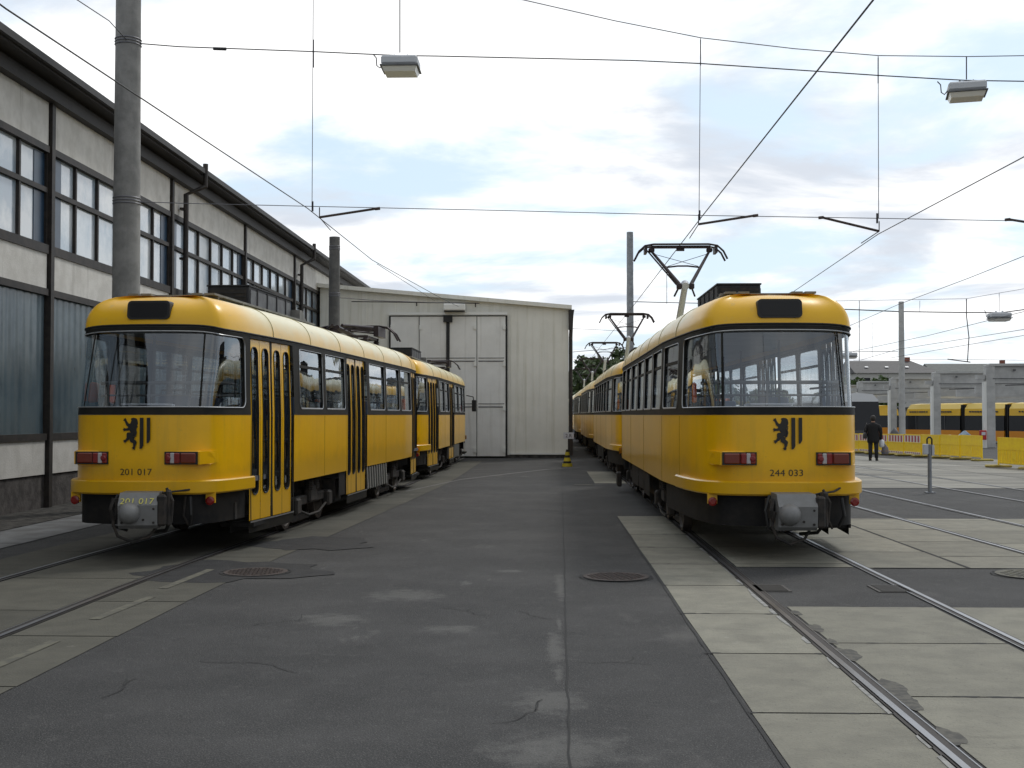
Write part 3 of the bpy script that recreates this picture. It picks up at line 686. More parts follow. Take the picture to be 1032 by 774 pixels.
# side ranges: doors only on the +x side
DOORS = [(1.15, 2.78), (6.05, 7.62), (12.70, 14.05)]
WPOS = [(3.0, 4.42), (4.50, 5.92), (7.80, 9.34), (9.42, 10.94), (11.02, 12.56)]
WNEG = [(1.72, 3.02)] + [(3.18 + i * 1.5, 3.18 + (i + 1) * 1.5 - .06) for i in range(6)] + [(12.26, 13.18)]
SX = s_of_x(.69)
ZG0, ZG1 = 1.735, 2.565
def make_car(root):
    body = MB(); band = MB(); trim = MB()
    zs_lo = .74
    # ---- lower skin and belt (z .74 - 1.65), the front and rear lower edge hidden by the bumper
    segs = []
    pos = [-TT] + [s_of_y(v) for d in DOORS for v in d] + [TT]
    for i in range(0, len(pos), 2): segs.append((pos[i], pos[i + 1]))
    for (a, c) in segs:
        patch(body, a, c, zs_lo, ZB - .002, 0, 0, nz=3)
        patch(body, a, c, zs_lo, ZB - .002, -.03, 1, nz=1)
    # ---- black window band: built around each opening
    def opening(s0, s1, a0, a1, r, z0=ZB, z1=ZR + .03, g0=ZG0, g1=ZG1):
        ringpatch(band, (s0, s1, z0, z1), (a0, a1, g0, g1), r, .004, .035)
    # front screen (whole) and rear screen
    sA = s_of_y(1.42); sB = s_of_y(.98)
    for m_ in (0, 1):
        def tr(a, c): return (a, c)
        if m_ == 0: lo, hi = -sA, sB; lo_o, hi_o = -(sA + .10), s_of_y(1.15)
        else: lo, hi = None, None
        if m_ == 0:
            opening(lo_o, hi_o, lo, hi, .10, g1=ZG1 + .01)
            striploop(trim, (lo + .0, hi, ZG0, ZG1 + .01), .10, .014, .008)
    # rear end: plus side then minus side meet at TT
    rs = s_of_y(14.05)
    re = s_of_y(LEN - 1.62)
    ringpatch(band, (rs, 2 * TT - re, ZB, ZR + .03), (rs + .08, 2 * TT - re - .08, ZG0, ZG1), .08, .004, .035)
    def fill(sg, y0, y1):
        s0, s1 = s_of_y(y0), s_of_y(y1)
        a, c = (s0, s1) if sg > 0 else (-s1, -s0)
        if c - a > .002: patch(band, a, c, ZB, ZR + .03, .004)
    root_windows = []
    def side_window(sg, y0, y1, o0, o1):
        s0, s1 = s_of_y(y0), s_of_y(y1); O0, O1 = s_of_y(o0), s_of_y(o1)
        a, c, A_, C_ = (s0, s1, O0, O1) if sg > 0 else (-s1, -s0, -O1, -O0)
        hole = (a + .05, c - .05, ZG0, ZG1)
        ringpatch(band, (A_, C_, ZB, ZR + .03), hole, .075, .004, .03)
        fr = MB(); zt = ZG1 - .24
        patch(fr, hole[0], hole[1], zt - .02, zt + .02, -.012, 0, nz=1)
        patch(fr, hole[0], hole[0] + .03, ZG0, ZG1, -.018, 1); patch(fr, hole[1] - .03, hole[1], ZG0, ZG1, -.018, 1)
        striploop(fr, (hole[0] + .004, hole[1] - .004, hole[2] + .004, hole[3] - .004), .07, .012, .006, 2)
        patch(fr, hole[0] + .07, hole[1] - .07, ZG0 - .008, ZG0 + .016, .008, 2)
        w_ = fr.build('window', ['black', 'rubber', 'trim'], root)
        pn = MB(); patch(pn, hole[0] - .01, hole[1] + .01, ZG0 - .02, ZG1 + .02, -.022); pn.build('pane', 'glass_dark' if sg < 0 else 'glass', w_, True)
    def side(sg, wins, y_start, y_end, breaks):
        cur = y_start
        for i, (y0, y1) in enumerate(wins):
            nxt = wins[i + 1][0] if i + 1 < len(wins) else None
            o0 = cur
            # outer limit: half way to the next window unless a door lies between
            if nxt is None: o1 = y_end
            else:
                o1 = (y1 + nxt) / 2
                for d in breaks:
                    if y1 <= d[0] and d[1] <= nxt: o1 = d[0]
            side_window(sg, y0, y1, o0, o1)
            cur = o1
            for d in breaks:
                if abs(d[0] - o1) < 1e-6: cur = d[1]
    side(1, WPOS, DOORS[0][1], DOORS[2][0], DOORS)
    y_l = None
    lo_y = [y for y in [1.5]][0]
    # y where the front screen opening's outer edge ends on the minus side
    for i in range(400):
        yy = 1.42 + i * .001
        if s_of_y(yy) >= sA + .10: y_l = yy; break
    side(-1, WNEG, y_l, LEN - 1.62, [])
    # seal under the roof edge & belt shadow line, drip rail
    dr = MB()
    for (a, c) in ((-TT, TT),):
        ss = [a + (c - a) * i / 420 for i in range(421)]
        dr.tube([surf(q, ZR + .025, .012) for q in ss], .011, 6, 0, False)
        dr.tube([surf(q, ZB, .006) for q in ss if not any(s_of_y(d[0]) < q < s_of_y(d[1]) for d in DOORS[:0])], .007, 6, 0, False) if False else None
    dr.build('drip_rail', ['rubber'], root, True)
    for q in [-s_of_y(v_) for v_ in (1.62, 3.1, 6.15, 9.15, 12.2)] + [s_of_y(5.98), s_of_y(4.46), s_of_y(9.4)]:
        sm = MB(); sm.tube([surf(q, z_, .0005) for z_ in (.745, .95, 1.2, 1.45, 1.64)], .0035, 5); sm.build('panel_seam', 'seam', root)
    band.build('window_band', ['black'], root, True)
    body.build('body_shell', ['yellow', 'interior'], root, True)
    trim.build('screen_trim', ['trim'], root, True)
    # ---- rear screen panes, windscreen: three panes and two mullions
    for q in (-SX, SX): fs_ = MB(); patch(fs_, q - .012, q + .012, ZG0 - .01, ZG1 + .02, .002); fs_.build('screen_mullion', ['black'], root)
    for (a, c) in ((-sA - .01, -SX), (-SX, SX), (SX, sB + .01)):
        pn = MB(); patch(pn, a, c, ZG0 - .02, ZG1 + .03, -.022, ds=.05, nz=3); pn.build('windscreen_pane', 'glass', root, True)
    for (a, c) in ((rs + .02, 2 * TT - re - .02),):
        pn = MB(); patch(pn, a, c, ZG0 - .02, ZG1 + .03, -.022, ds=.05, nz=2); pn.build('front_pane', 'glass', root, True)
    # ---- roof
    rf = MB(); ss = []; n1_ = 60
    sa = [0, .1, .2, .3, .4, .5, .58, .66, .74, .82, .9, 1.0, 1.15, 1.3, 1.5, 1.75, 2.0, 2.4, 2.9, 3.4, 4.2, 5.2, 6.2, 7.2]
    sa = [q for q in sa if q < TM] + [TM]
    loop = sa + [TT - q for q in sa[-2::-1]]
    loop = loop + [-q for q in loop[-2:0:-1]]
    m = len(loop); vs = []
    K = 12; zt = 3.09
    for j in range(K + 1):
        th = math.pi / 2 * j / K
        cc = max(0, math.cos(th)) ** .48; zz = math.sin(th) ** .92
        for q in loop:
            p = surf(q, ZR + .025, .010); x0, y0, nx, ny = prof(q)
            ins = (1 - cc)
            x = p.x * cc if j < K else p.x * .02
            y = p.y + (-1 if ny > 0 else 1) * ins * 1.15 * min(1, abs(ny) ** .8)
            # crown lower toward the ends
            zt_ = zt
            vs.append((x, y, p.z + (zt_ - p.z) * zz))
    rf.add(vs, [(j * m + i, j * m + (i + 1) % m, (j + 1) * m + (i + 1) % m, (j + 1) * m + i) for j in range(K) for i in range(m)])
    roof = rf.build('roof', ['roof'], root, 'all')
    # black soffit strip beneath the roof cap at the ends
    so_ = MB(); patch(so_, -TT, TT, ZR + .002, ZR + .028, .006); so_.build('roof_seal', 'rubber', roof)
    for yy in (2.0, 3.7, 5.6, 7.45, 9.3, 11.2, 12.9):
        pts_ = []; sm = MB()
        for q in range(-20, 21):
            th = math.pi / 2 * (1 - abs(q) / 20); cc = max(0, math.cos(th)) ** .48; zz = math.sin(th) ** .92
            p = surf(s_of_y(yy), ZR + .025, .012); pts_.append(((1 if q > 0 else -1) * p.x * cc, yy, p.z + (zt - p.z) * zz + .002))
        sm.tube(pts_, .0045, 5, 0, False); sm.build('roof_joint', 'walkway_light', roof, True)
    # ceiling and floor, inner lining
    it = MB(); it.box((0, 7.4, .86), (1.96, 13.2, .06), 1); it.box((0, 7.4, 2.70), (1.8, 13.0, .03), 0)
    it.box((0, .62, 1.56), (1.3, .34, .03), 0)
    it.build('saloon_floor_and_ceiling', ['interior', 'floor_in'], root)
    # destination box
    db = MB(); n = 26
    def rsurf(x, z):   # point on the roof nose
        lo_, hi_ = 0, math.pi / 2
        for _ in range(30):
            md = (lo_ + hi_) / 2
            zb = surf(0, ZR + .025).z; zz = zb + (zt - zb) * math.sin(md) ** .92
            if zz < z: lo_ = md
            else: hi_ = md
        cc = math.cos(lo_) ** .48
        # find s with x
        xs_ = min(abs(x) / cc, .8); s = s_of_x(xs_) if xs_ > 1e-4 else 0
        p = surf(s, ZR + .025, .01); x0, y0, nx, ny = prof(s)
        return p.y + (1 - cc) * 1.15 * min(1, abs(ny) ** .8)
    yb = min(rsurf(0, 2.80), rsurf(0, 2.9)) - .012
    pts = rrect(-.255, .255, 2.765, 2.985, .05, .2, 5)
    pi_ = rrect(-.225, .225, 2.79, 2.96, .035, .2, 5)
    tilt = (rsurf(0, 2.97) - rsurf(0, 2.78)) / .19
    Y_ = lambda z: rsurf(0, 2.78) - .015 + (z - 2.78) * .12
    a = [(x, Y_(z) , z) for (x, z) in pts]; c = [(x, Y_(z) + .30, z) for (x, z) in pts]
    db.add(a + c, [tuple(range(len(a)))] + [(i, i + len(a), (i + 1) % len(a) + len(a), (i + 1) % len(a)) for i in range(len(a))], 0)
    box = db.build('destination_box', 'rubber', root, True)
    dg = MB(); dg.poly([(x, Y_(z) - .004, z) for (x, z) in pi_]); dg.build('glass_face', 'blind', box)
    # ---- bumpers
    for s0, s1 in ((-s_of_y(1.55), s_of_y(1.12)), ):
        bp = MB(); n = 60; vs = []
        q = [s0 + (s1 - s0) * i / n for i in range(n + 1)]
        pr = [(-.02, .90), (.055, .905), (.075, .89), (.075, .765), (.06, .75), (-.02, .75)]
        for t in q:
            for (o, z) in pr: vs.append(surf(t, z, o))
        k_ = len(pr)
        bp.add(vs, [(i * k_ + j, (i + 1) * k_ + j, (i + 1) * k_ + (j + 1) % k_, i * k_ + (j + 1) % k_) for i in range(n) for j in range(k_)] + [tuple(range(k_)), tuple(n * k_ + j for j in range(k_))[::-1]])
        bp.build('bumper', 'yellow', root, True)
    bp = MB(); patch(bp, s_of_y(14.1), 2 * TT - s_of_y(LEN - 1.5), .76, .90, .06); bp.build('bumper', 'yellow', root, True)
    # aprons
    ap = MB(); patch(ap, -s_of_y(3.0), s_of_y(1.1), .40, .78, -.05, 0, nz=4); ap.build('apron', 'dark', root, True)
    ap = MB(); patch(ap, s_of_y(14.1), 2 * TT - s_of_y(LEN - 2.6), .40, .76, -.05); ap.build('apron', 'dark', root, True)
    # skirts
    for (sg, y0, y1, z0, m_) in ((1, 5.55, 6.0, .36, 'dark'), (-1, 5.75, 6.8, .34, 'dark'), (-1, 6.9, 8.0, .38, 'dark'), (-1, 8.1, 9.7, .36, 'dark')):
        sk = MB(); a, c = s_of_y(y0), s_of_y(y1)
        if sg < 0: a, c = -c, -a
        patch(sk, a, c, z0, .76, -.03 if sg > 0 else -.06)
        sk.build('skirt_panel', m_, root)
    gr = MB(); a, c = s_of_y(7.75), s_of_y(9.5)
    for i in range(9):
        q = a + (c - a) * i / 8; gr.box(surf(q, .53, -.02), (.02, .075, .40), 0, Matrix.Rotation(R(14), 3, 'X'))
    patch(gr, a - .03, c + .08, .33, .76, -.045, 1); gr.build('vent_grille', ['grille', 'dark'], root)
    # doors
    for (y0, y1) in DOORS:
        s0, s1 = s_of_y(y0), s_of_y(y1)
        fr = MB(); patch(fr, s0, s0 + .035, .30, ZR + .03, .002); patch(fr, s1 - .035, s1, .30, ZR + .03, .002); patch(fr, s0, s1, ZR - .03, ZR + .03, .006)
        patch(fr, s0 - .02, s1 + .02, .20, .33, -.01); patch(fr, s0 - .02, s1 + .02, .2, .36, -.25)
        for a_ in (0, 1):   # step well floor
            pass
        mid = (s0 + s1) / 2; patch(fr, mid - .035, mid + .035, .33, ZR - .02, -.022)
        door = fr.build('door', ['black'], root)
        st = MB(); patch(st, s0, s1, .326, .345, .004); st.build('sill', 'trim', door)
        lw = (mid - .03 - s0 - .035) / 2
        for i in range(4):
            a = s0 + .035 + i * lw + (.06 if i > 1 else 0); c = a + lw - .012
            lf = MB(); ringpatch(lf, (a, c, .345, ZR - .03), (a + lw * .20, c - lw * .18, .66, 2.49), lw * .24, -.028, .02, 0, 1)
            striploop(lf, (a + lw * .20, c - lw * .18, .66, 2.49), lw * .24, .014, -.024, 1)
            lf.build('door_leaf', ['yellow', 'rubber'], door, True)
            pn = MB(); patch(pn, a + .02, c - .02, .62, 2.52, -.042); pn.build('door_pane', 'glass_dark', door)
    # bogies
    for yc in (4.4, 11.1):
        bg_ = MB()
        for sx in (-1, 1):
            bg_.box((sx * .86, yc, .40), (.10, 2.2, .14), 0, None, .02); bg_.box((sx * .90, yc, .48), (.12, .42, .26), 0, None, .03)
            for q in (-.95, .95):
                bg_.box((sx * .93, yc + q, .35), (.12, .26, .24), 0, None, .03)
            for q in (-.16, .16):
                for h in range(5): bg_.lathe([(.07, -.012), (.075, 0), (.07, .012)], (sx * .92, yc + q, .55 + h * .03), 10)
            bg_.box((sx * .72, yc, .12), (.07, 1.0, .09), 0)
            bg_.tube([(sx * .94, yc - .8, .28), (sx * .95, yc - .3, .18), (sx * .95, yc + .3, .18), (sx * .94, yc + .8, .28)], .018, 6)
        bg_.box((0, yc, .45), (1.6, .3, .2)); 
        bo = bg_.build('bogie', 'under', root)
        for q in (-.95, .95):
            for sx in (-1, 1):
                wh = MB(); wh.lathe([(.08, -.09), (.22, -.03), (.27, -.03), (.29, -.055), (.335, -.055), (.345, .03), (.36, .035), (.36, .06), (.1, .06)] if sx < 0 else [(.1, -.06), (.36, -.06), (.36, -.035), (.345, -.03), (.335, .055), (.29, .055), (.27, .03), (.22, .03), (.08, .09)], (sx * .735, yc + q, .36), 28, 'X')
                wh.build('wheel', 'rust_w', bo, True)
    # underframe equipment
    ue = MB(); ue.box((0, 7.4, .62), (1.5, 13.0, .22)); ue.box((-.45, 7.6, .42), (.7, 2.8, .36)); ue.box((.45, 7.4, .40), (.7, 2.6, .34)); ue.box((0, 1.3, .6), (1.2, 1.4, .25))
    ue.box((.9, 5.8, .45), (.2, .4, .34)); ue.box((.8, .9, .5), (.2, .2, .2)); ue.tube([(-.9, 9.5, .3), (.9, 9.5, .3)], .09, 12)
    ue.build('underframe', 'under', root)
    # step wells
    for (y0, y1) in DOORS:
        sw = MB(); sw.box((.80, (y0 + y1) / 2, .30), (.42, y1 - y0 - .1, .05)); sw.box((.60, (y0 + y1) / 2, .58), (.04, y1 - y0 - .1, .55)); sw.build('step_well', 'dark', root)
    # tail lights
    for sx in (-1, 1):
        hs = MB(); hs.box((sx * .535, .15, 1.158), (.40, .26, .165), 0, None, .03)
        hs.prism([(sx * .72, .03, 1.085), (sx * .72, .03, 1.232), (sx * .80, .19, 1.225), (sx * .84, .34, 1.20), (sx * .84, .34, 1.10), (sx * .80, .19, 1.085)], (0, .12, 0))
        hs.prism([(sx * .52, .02, 1.085), (sx * .735, .02, 1.085), (sx * .84, .33, 1.095), (sx * .6, .33, 1.095)], (0, 0, .145))
        h = hs.build('light_housing', 'yellow', root)
        ln = MB(); ln.box((sx * .605, .015, 1.158), (.18, .05, .118), 1, None, .012); ln.box((sx * .458, .015, 1.158), (.105, .05, .118), 0, None, .012) if False else None
        ln.box((sx * .475, .015, 1.158), (.07, .05, .118), 0, None, .01); ln.box((sx * .435 - sx * .012, .013, 1.158), (.05, .05, .118), 2, None, .008); ln.box((sx * .372, .015, 1.158), (.055, .05, .118), 0, None, .01)
        ln.box((sx * .523, .03, 1.158), (.385, .05, .145), 3)
        ln.lathe([(.032, .012), (.032, -.018), (.02, -.024)], (sx * .378, 0, 1.158), 14, 'Y', 0)
        ln.build('tail_light', ['red_lens', 'amber_lens', 'clear_lens', 'rubber'], h)
        rb = MB(); rb.box((sx * .80, .22, .70), (.11, .03, .12), 0); r_ = rb.build('reflector_bracket', 'yellow', root)
        rl = MB(); rl.lathe([(.05, .02), (.05, -.008), (.03, -.016)], (sx * .80, .19, .665), 18, 'Y'); rl.build('reflector', 'red_lens', r_)
    # roof gear
    wk = MB()
    for x in (-.46, -.30): wk.box((x, 3.5, 3.125), (.13, 5.0, .025))
    for x in (.34, .50): wk.box((x, 3.5, 3.125), (.13, 5.0, .025))
    wk.box((0, .98 + .25, 3.118), (1.12, .16, .03))
    for y in (1.2, 2.2, 3.2, 4.2, 5.2): wk.box((0, y, 3.10), (1.1, .05, .035))
    wk.build('roof_walkway', 'walkway', root)
    rb = MB(); rb.box((0, 4.35, 3.30), (.60, 2.2, .44), 0, None, .015); rb.box((0, 3.245, 3.32), (.52, .02, .30), 1)
    for i in range(5): rb.box((0, 3.23, 3.20 + i * .055), (.50, .015, .010), 0)
    rb.box((.306, 4.35, 3.29), (.012, 2.1, .36), 2); rb.box((0, 4.35, 3.525), (.62, 2.24, .02), 0)
    for y in (3.6, 4.1, 4.6, 5.1): rb.box((-.305, y, 3.30), (.02, .05, .40), 0); rb.box((.315, y, 3.30), (.02, .04, .38), 0)
    rb.tube([(-.1, 3.1, 3.12), (.0, 3.05, 3.22), (.10, 3.05, 3.25), (.20, 3.1, 3.22), (.28, 3.15, 3.12)], .012, 6)
    rb.v = [(x, y, z - .05) for (x, y, z) in rb.v]; rb.build('resistor_box', ['equip', 'under', 'equip_grey'], root)
    rb = MB(); rb.prism([(.1, 5.45, 3.1), (.1, 5.45, 3.32), (.1, 5.6, 3.32), (.1, 6.0, 3.1)], (.35, 0, 0)); rb.box((0, 5.9, 3.13), (.8, .9, .04)); rb.build('roof_fairing', 'walkway', root)
    # coupler
    return root

M['seam'] = mat('seam', (0.30, 0.17, 0.01), 0.6)
M['walkway_light'] = mat('walkway_light', (0.50, 0.44, 0.24), 0.6)
M['rust_w'] = mat('wheel_steel', (0.10, 0.085, 0.075), 0.55, 0.5, col2=(0.05, 0.04, 0.035), nscale=8)

def interior(root):
    for i in range(8):
        y = 2.6 + i * 1.22
        for sx in ((-1,) if 5 < y < 8 or y < 3 or y > 11 else (-1, 1)):
            s = MB(); x = sx * .62
            s.box((x, y, 1.28), (.44, .42, .06), 0, None, .02); s.box((x, y + .20, 1.60), (.44, .05, .62), 0, Matrix.Rotation(R(-8), 3, 'X'), .02)
            s.box((x, y, 1.06), (.06, .3, .38), 1); s.tube([(x - .2, y + .27, 1.93), (x - .2, y + .3, 1.99), (x + .2, y + .3, 1.99), (x + .2, y + .27, 1.93)], .015, 6, 1)
            s.build('seat', ['seat', 'handrail'], root)
    h = MB()
    for x in (-.55, .55):
        h.tube([(x, 1.6, 2.5), (x, 13.0, 2.5)], .017, 6)
    for (x, y) in ((-.5, 1.8), (.5, 3.0), (-.45, 5.0), (.45, 5.9), (.45, 7.75), (-.45, 8.5), (.5, 11.0), (-.2, 12.0), (.35, 12.2)):
        h.tube([(x, y, .9), (x, y, 2.68)], .018, 6)
    # guard rails behind the rear screen
    h.tube([(-.82, .95, 2.03), (-.6, .62, 2.03), (.6, .62, 2.03), (.82, .95, 2.03)], .022, 8)
    h.tube([(-.82, .95, 1.88), (-.6, .62, 1.88), (.6, .62, 1.88), (.82, .95, 1.88)], .012, 8)
    for x in (-.6, -.1, .6): h.tube([(x, .62, 1.55), (x, .62, 2.03)], .014, 6)
    h.tube([(.86, 1.2, 2.0), (.86, 2.7, 2.0)], .015, 6)
    h.build('handrails', 'handrail', root)
    p = MB(); p.box((-.08, .52, 1.775), (.52, .30, .012)); p.box((-.08, .66, 1.76), (.56, .03, .03)); p.build('shelf_sheet', 'sign_white', root)
    p = MB(); p.box((-.55, 12.9, 1.3), (.9, .04, .85)); p.box((-.98, 12.9, 2.1), (.05, .05, 1.0)); p.box((-.1, 12.9, 2.1), (.05, .05, 1.0)); p.box((.2, 2.84, 1.3), (.03, .03, .5)); p.build('cab_partition', 'interior', root)
    o = MB(); o.box((-.96, 12.3, 1.86), (.08, .20, .26), 0, None, .02); o.build('orange_lamp', 'orange', root)
    o = MB(); o.box((.96, 12.1, 1.86), (.08, .20, .26), 0, None, .02); o.build('orange_lamp', 'orange', root)
    o = MB(); o.box((-.86, 1.35, 1.92), (.05, .10, .26), 0, None, .03); o.build('orange_curtain', 'orange', root)

def coupler(root, swing=0.0, number=None):
    t = MB()
    rot = Matrix.Rotation(swing, 4, 'Z')
    def tf(mb, org=(0, .5, 0)):
        o = Matrix.Translation(Vector(org)); k_ = o @ rot @ o.inverted(); mb.v = [tuple(k_ @ Vector(v)) for v in mb.v]; return mb
    # body: a box with a chamfered top front
    t = MB()
    pr = [(-.50, .44), (-.52, .66), (-.40, .79), (.02, .79), (.02, .40), (-.45, .40)]
    t.prism([(-.19, y, z) for (y, z) in pr], (.42, 0, 0))
    c = tf(t).build('coupler_head', 'coupler', root)
    b_ = MB(); b_.lathe([(.005, -.66), (.045, -.655), (.085, -.62), (.105, -.58), (.12, -.52), (.12, -.49)], (-.07, 0, .575), 24, 'Y'); tf(b_).build('buffer_cone', 'coupler', c, True)
    d = MB(); d.box((.27, -.25, .60), (.10, .5, .34), 0, None, .02); d.box((.33, -.38, .62), (.06, .12, .40), 0, None, .02)
    d.tube([(.31, -.40, .84), (.38, -.42, .70), (.36, -.40, .46)], .016, 6); d.tube([(.25, -.30, .78), (.50, -.1, .80), (.62, .05, .84)], .012, 6)
    d.tube([(-.21, -.42, .6), (-.25, -.45, .45), (-.2, -.45, .32), (-.05, -.42, .25), (.12, -.35, .30), (.2, -.3, .42)], .017, 8)
    d.box((0, .25, .60), (.16, .6, .16)); d.box((-.23, -.2, .62), (.05, .3, .2)); d.tube([(-.24, -.48, .74), (-.27, -.5, .62), (-.24, -.45, .5)], .02, 6)
    d.tube([(.46, -.02, .72), (.44, -.05, .5), (.5, .0, .38)], .014, 6)
    tf(d).build('coupler_linkage', 'under', c)
    if number:
        vs, fs = text_mesh(number, .085)
        w_ = max(v[0] for v in vs) - min(v[0] for v in vs)
        q = MB(); dirv = Vector((0, .12, .13)).normalized()
        q.add([Vector((v[0] * .36 / w_ + .01, -.515, .672)) + dirv * v[1] * 1.35 + Vector((0, -.004, .004)) for v in vs], fs); tf(q).build('coupler_number', 'number_y', c)

def pantograph(root, y, raised=True):
    p = MB(); 
    for x in (-.5, .5):
        for yy in (-.55, .55): p.lathe([(.06, 0), (.05, .04), (.065, .06), (.05, .09), (.065, .11), (.04, .15)], (x, y + yy, 3.05), 10)
    p.box((0, y - .55, 3.22), (1.1, .05, .05)); p.box((0, y + .55, 3.22), (1.1, .05, .05)); p.box((-.5, y, 3.22), (.05, 1.2, .05)); p.box((.5, y, 3.22), (.05, 1.2, .05))
    pg = p.build('pantograph', 'panto', root)
    if raised:
        zt_ = 5.06; kz = 4.16
        a = MB(); a.tube([(0, y + 1.1, 3.25), (0, y - .55, kz)], [.075, .06], 12); a.tube([(0, y - .62, kz - .02), (0, y - .5, kz + .04)], .075, 12); a.build('lower_arm', 'lamp_grey', pg, True)
        u = MB()
        for sx in (-1, 1):
            u.tube([(sx * .10, y - .6, kz), (sx * .58, y + .25, zt_ - .12)], [.038, .026], 8)
            u.box((sx * .12, y - .6, kz - .02), (.10, .12, .12), 0, None, .02); u.box((sx * .58, y + .25, zt_ - .10), (.12, .10, .09), 0, None, .02)
            u.tube([(sx * .13, y - .55, kz - .05), (sx * .20, y - .45, kz - .2)], .02, 6)
        u.tube([(-.16, y - .5, kz + .02), (-.66, y + .3, zt_ - .1)], .016, 6)
        u.tube([(-.36, y - .15, kz + .40), (-.1, y - .15, kz + .43), (.1, y - .15, kz + .43), (.36, y - .15, kz + .40)], .018, 6)
        u.tube([(-.30, y - .2, kz + .42), (.55, y + .2, zt_ - .18)], .006, 5); u.tube([(.30, y - .2, kz + .42), (-.55, y + .2, zt_ - .18)], .006, 5)
        u.build('upper_arm', 'panto', pg, True)
        b_ = MB()
        for yy in (.1, .42):
            b_.tube([(-.92, y + yy, zt_ - .30), (-.84, y + yy, zt_ - .14), (-.72, y + yy, zt_ - .03), (-.55, y + yy, zt_ + .0), (.55, y + yy, zt_ + .0), (.72, y + yy, zt_ - .03), (.84, y + yy, zt_ - .14), (.92, y + yy, zt_ - .30)], .020, 8)
        b_.box((0, y + .26, zt_ - .035), (1.2, .10, .05)); b_.box((-.7, y + .26, zt_ - .10), (.05, .34, .14)); b_.box((.7, y + .26, zt_ - .10), (.05, .34, .14)); b_.box((0, y + .26, zt_ - .09), (.16, .06, .05))
        b_.build('bow', 'panto', pg, True)
    else:
        a = MB(); a.tube([(0, y + .9, 3.30), (0, y - .9, 3.38)], .05, 8)
        for sx in (-1, 1): a.tube([(sx * .1, y - .9, 3.42), (sx * .58, y + .7, 3.47)], .03, 8); a.tube([(sx * .2, y - .6, 3.33), (sx * .62, y + .4, 3.33)], .02, 6)
        for q in (-.4, 0, .4): a.tube([(-.6, y + q, 3.36), (.6, y + q, 3.40)], .018, 6)
        a.build('folded_arm', 'panto', pg)
        b_ = MB()
        for yy in (.6, .9):
            b_.tube([(-.95, y + yy, 3.20), (-.86, y + yy, 3.36), (-.72, y + yy, 3.48), (-.55, y + yy, 3.51), (.55, y + yy, 3.51), (.72, y + yy, 3.48), (.86, y + yy, 3.36), (.95, y + yy, 3.20)], .020, 8)
        b_.box((0, y + .75, 3.49), (1.3, .10, .05)); b_.box((.6, y + .4, 3.36), (.1, .8, .2)); b_.box((-.6, y + .4, 3.36), (.1, .8, .2)); b_.build('bow', 'panto', pg)

PITCH = 15.75
def base_car(name, label, loc, rz, group):
    root = thing(name, label, 'tram', loc, rz, group); return root
proto = base_car('tram_car', 'yellow tram car numbered 244 033 at the near end of the right track', (2.67, 13.42, 0), 0, 'yellow tram cars parked on the right track')
make_car(proto); interior(proto)
far = []
ord_ = ['second', 'third', 'fourth', 'fifth', 'sixth']
for i in range(5):
    c = copy_tree(proto); c.location = (2.67, 13.42 + PITCH * (i + 1), 0)
    c['label'] = ord_[i] + ' yellow tram car of the coupled row on the right track'; far.append(c)
ang = -R(2.95)
lefts = []
for i in range(2):
    c = copy_tree(proto); d = Vector((math.sin(-ang), math.cos(ang), 0))
    c.location = (-4.68, 13.42, 0) if i == 0 else (-4.02, 29.1, 0); c.rotation_euler = (0, 0, ang if i == 0 else -R(.3))
    c['label'] = ['yellow tram car numbered 201 017 at the near end of the left track', 'second yellow tram car on the left track in front of the white shed door'][i]
    c['group'] = 'yellow tram cars parked on the left track'; lefts.append(c)
pantograph(proto, 10.3); 
pantograph(far[0], 10.8)
for c in far[1:4]: pantograph(c, 11.0)
for c in lefts: pantograph(c, 10.9, False)
for c, n in ((proto, '244 033'), (lefts[0], '201 017')):
    emblem(c); front_text(n, .105, 0, .965, 'number', c, width=.37)
coupler(proto); coupler(lefts[0], .20, '201 017')
for c in far[:2] + lefts[1:]: coupler(c)
# rear view mirror on the leading end of the second left car
b = MB(); b.tube([(1.0, 14.1, 2.35), (1.22, 14.4, 2.30), (1.25, 14.4, 2.05)], .018, 6); b.box((1.25, 14.4, 1.98), (.16, .06, .42), 0, None, .02); b.build('mirror', 'rubber', lefts[1])
b = MB(); b.box((-1.15, 12.1, .28), (.10, .35, .30), 0, None, .02); b.build('track_guard', 'under', proto)

# ------------------------------------------------------------------ left hall
FX = -8.9
hall = thing('depot_hall', 'long dark-framed depot hall with grey panels and window bands along the left', 'building', (FX, 34, 0))
def hb(name, m, boxes, parent=None):
    b = MB()
    for (x0, x1, y0, y1, z0, z1, *mi) in boxes: b.box(((x0 + x1) / 2 - FX, (y0 + y1) / 2 - 34, (z0 + z1) / 2), (abs(x1 - x0), y1 - y0, z1 - z0), mi[0] if mi else 0)
    return b.build(name, m, parent or hall)
hb('wall_core', 'plinth', [(FX - .9, FX - .25, 1.0, 58.3, 0, 7.25)])
hb('plinth', 'plinth', [(FX - .25, FX + .0, 1.0, 58.3, 0, .58)])
hb('roof', 'eave', [(FX - 14, FX - .02, .5, 58.8, 7.30, 7.52)])
hb('eave', 'eave', [(FX - .3, FX + .50, .5, 58.8, 7.46, 7.60), (FX - .3, FX + .20, .5, 58.8, 7.20, 7.44), (FX + .50, FX + .60, .5, 58.8, 7.50, 7.62)])
Y0 = 20.9 - 6.8 * 3
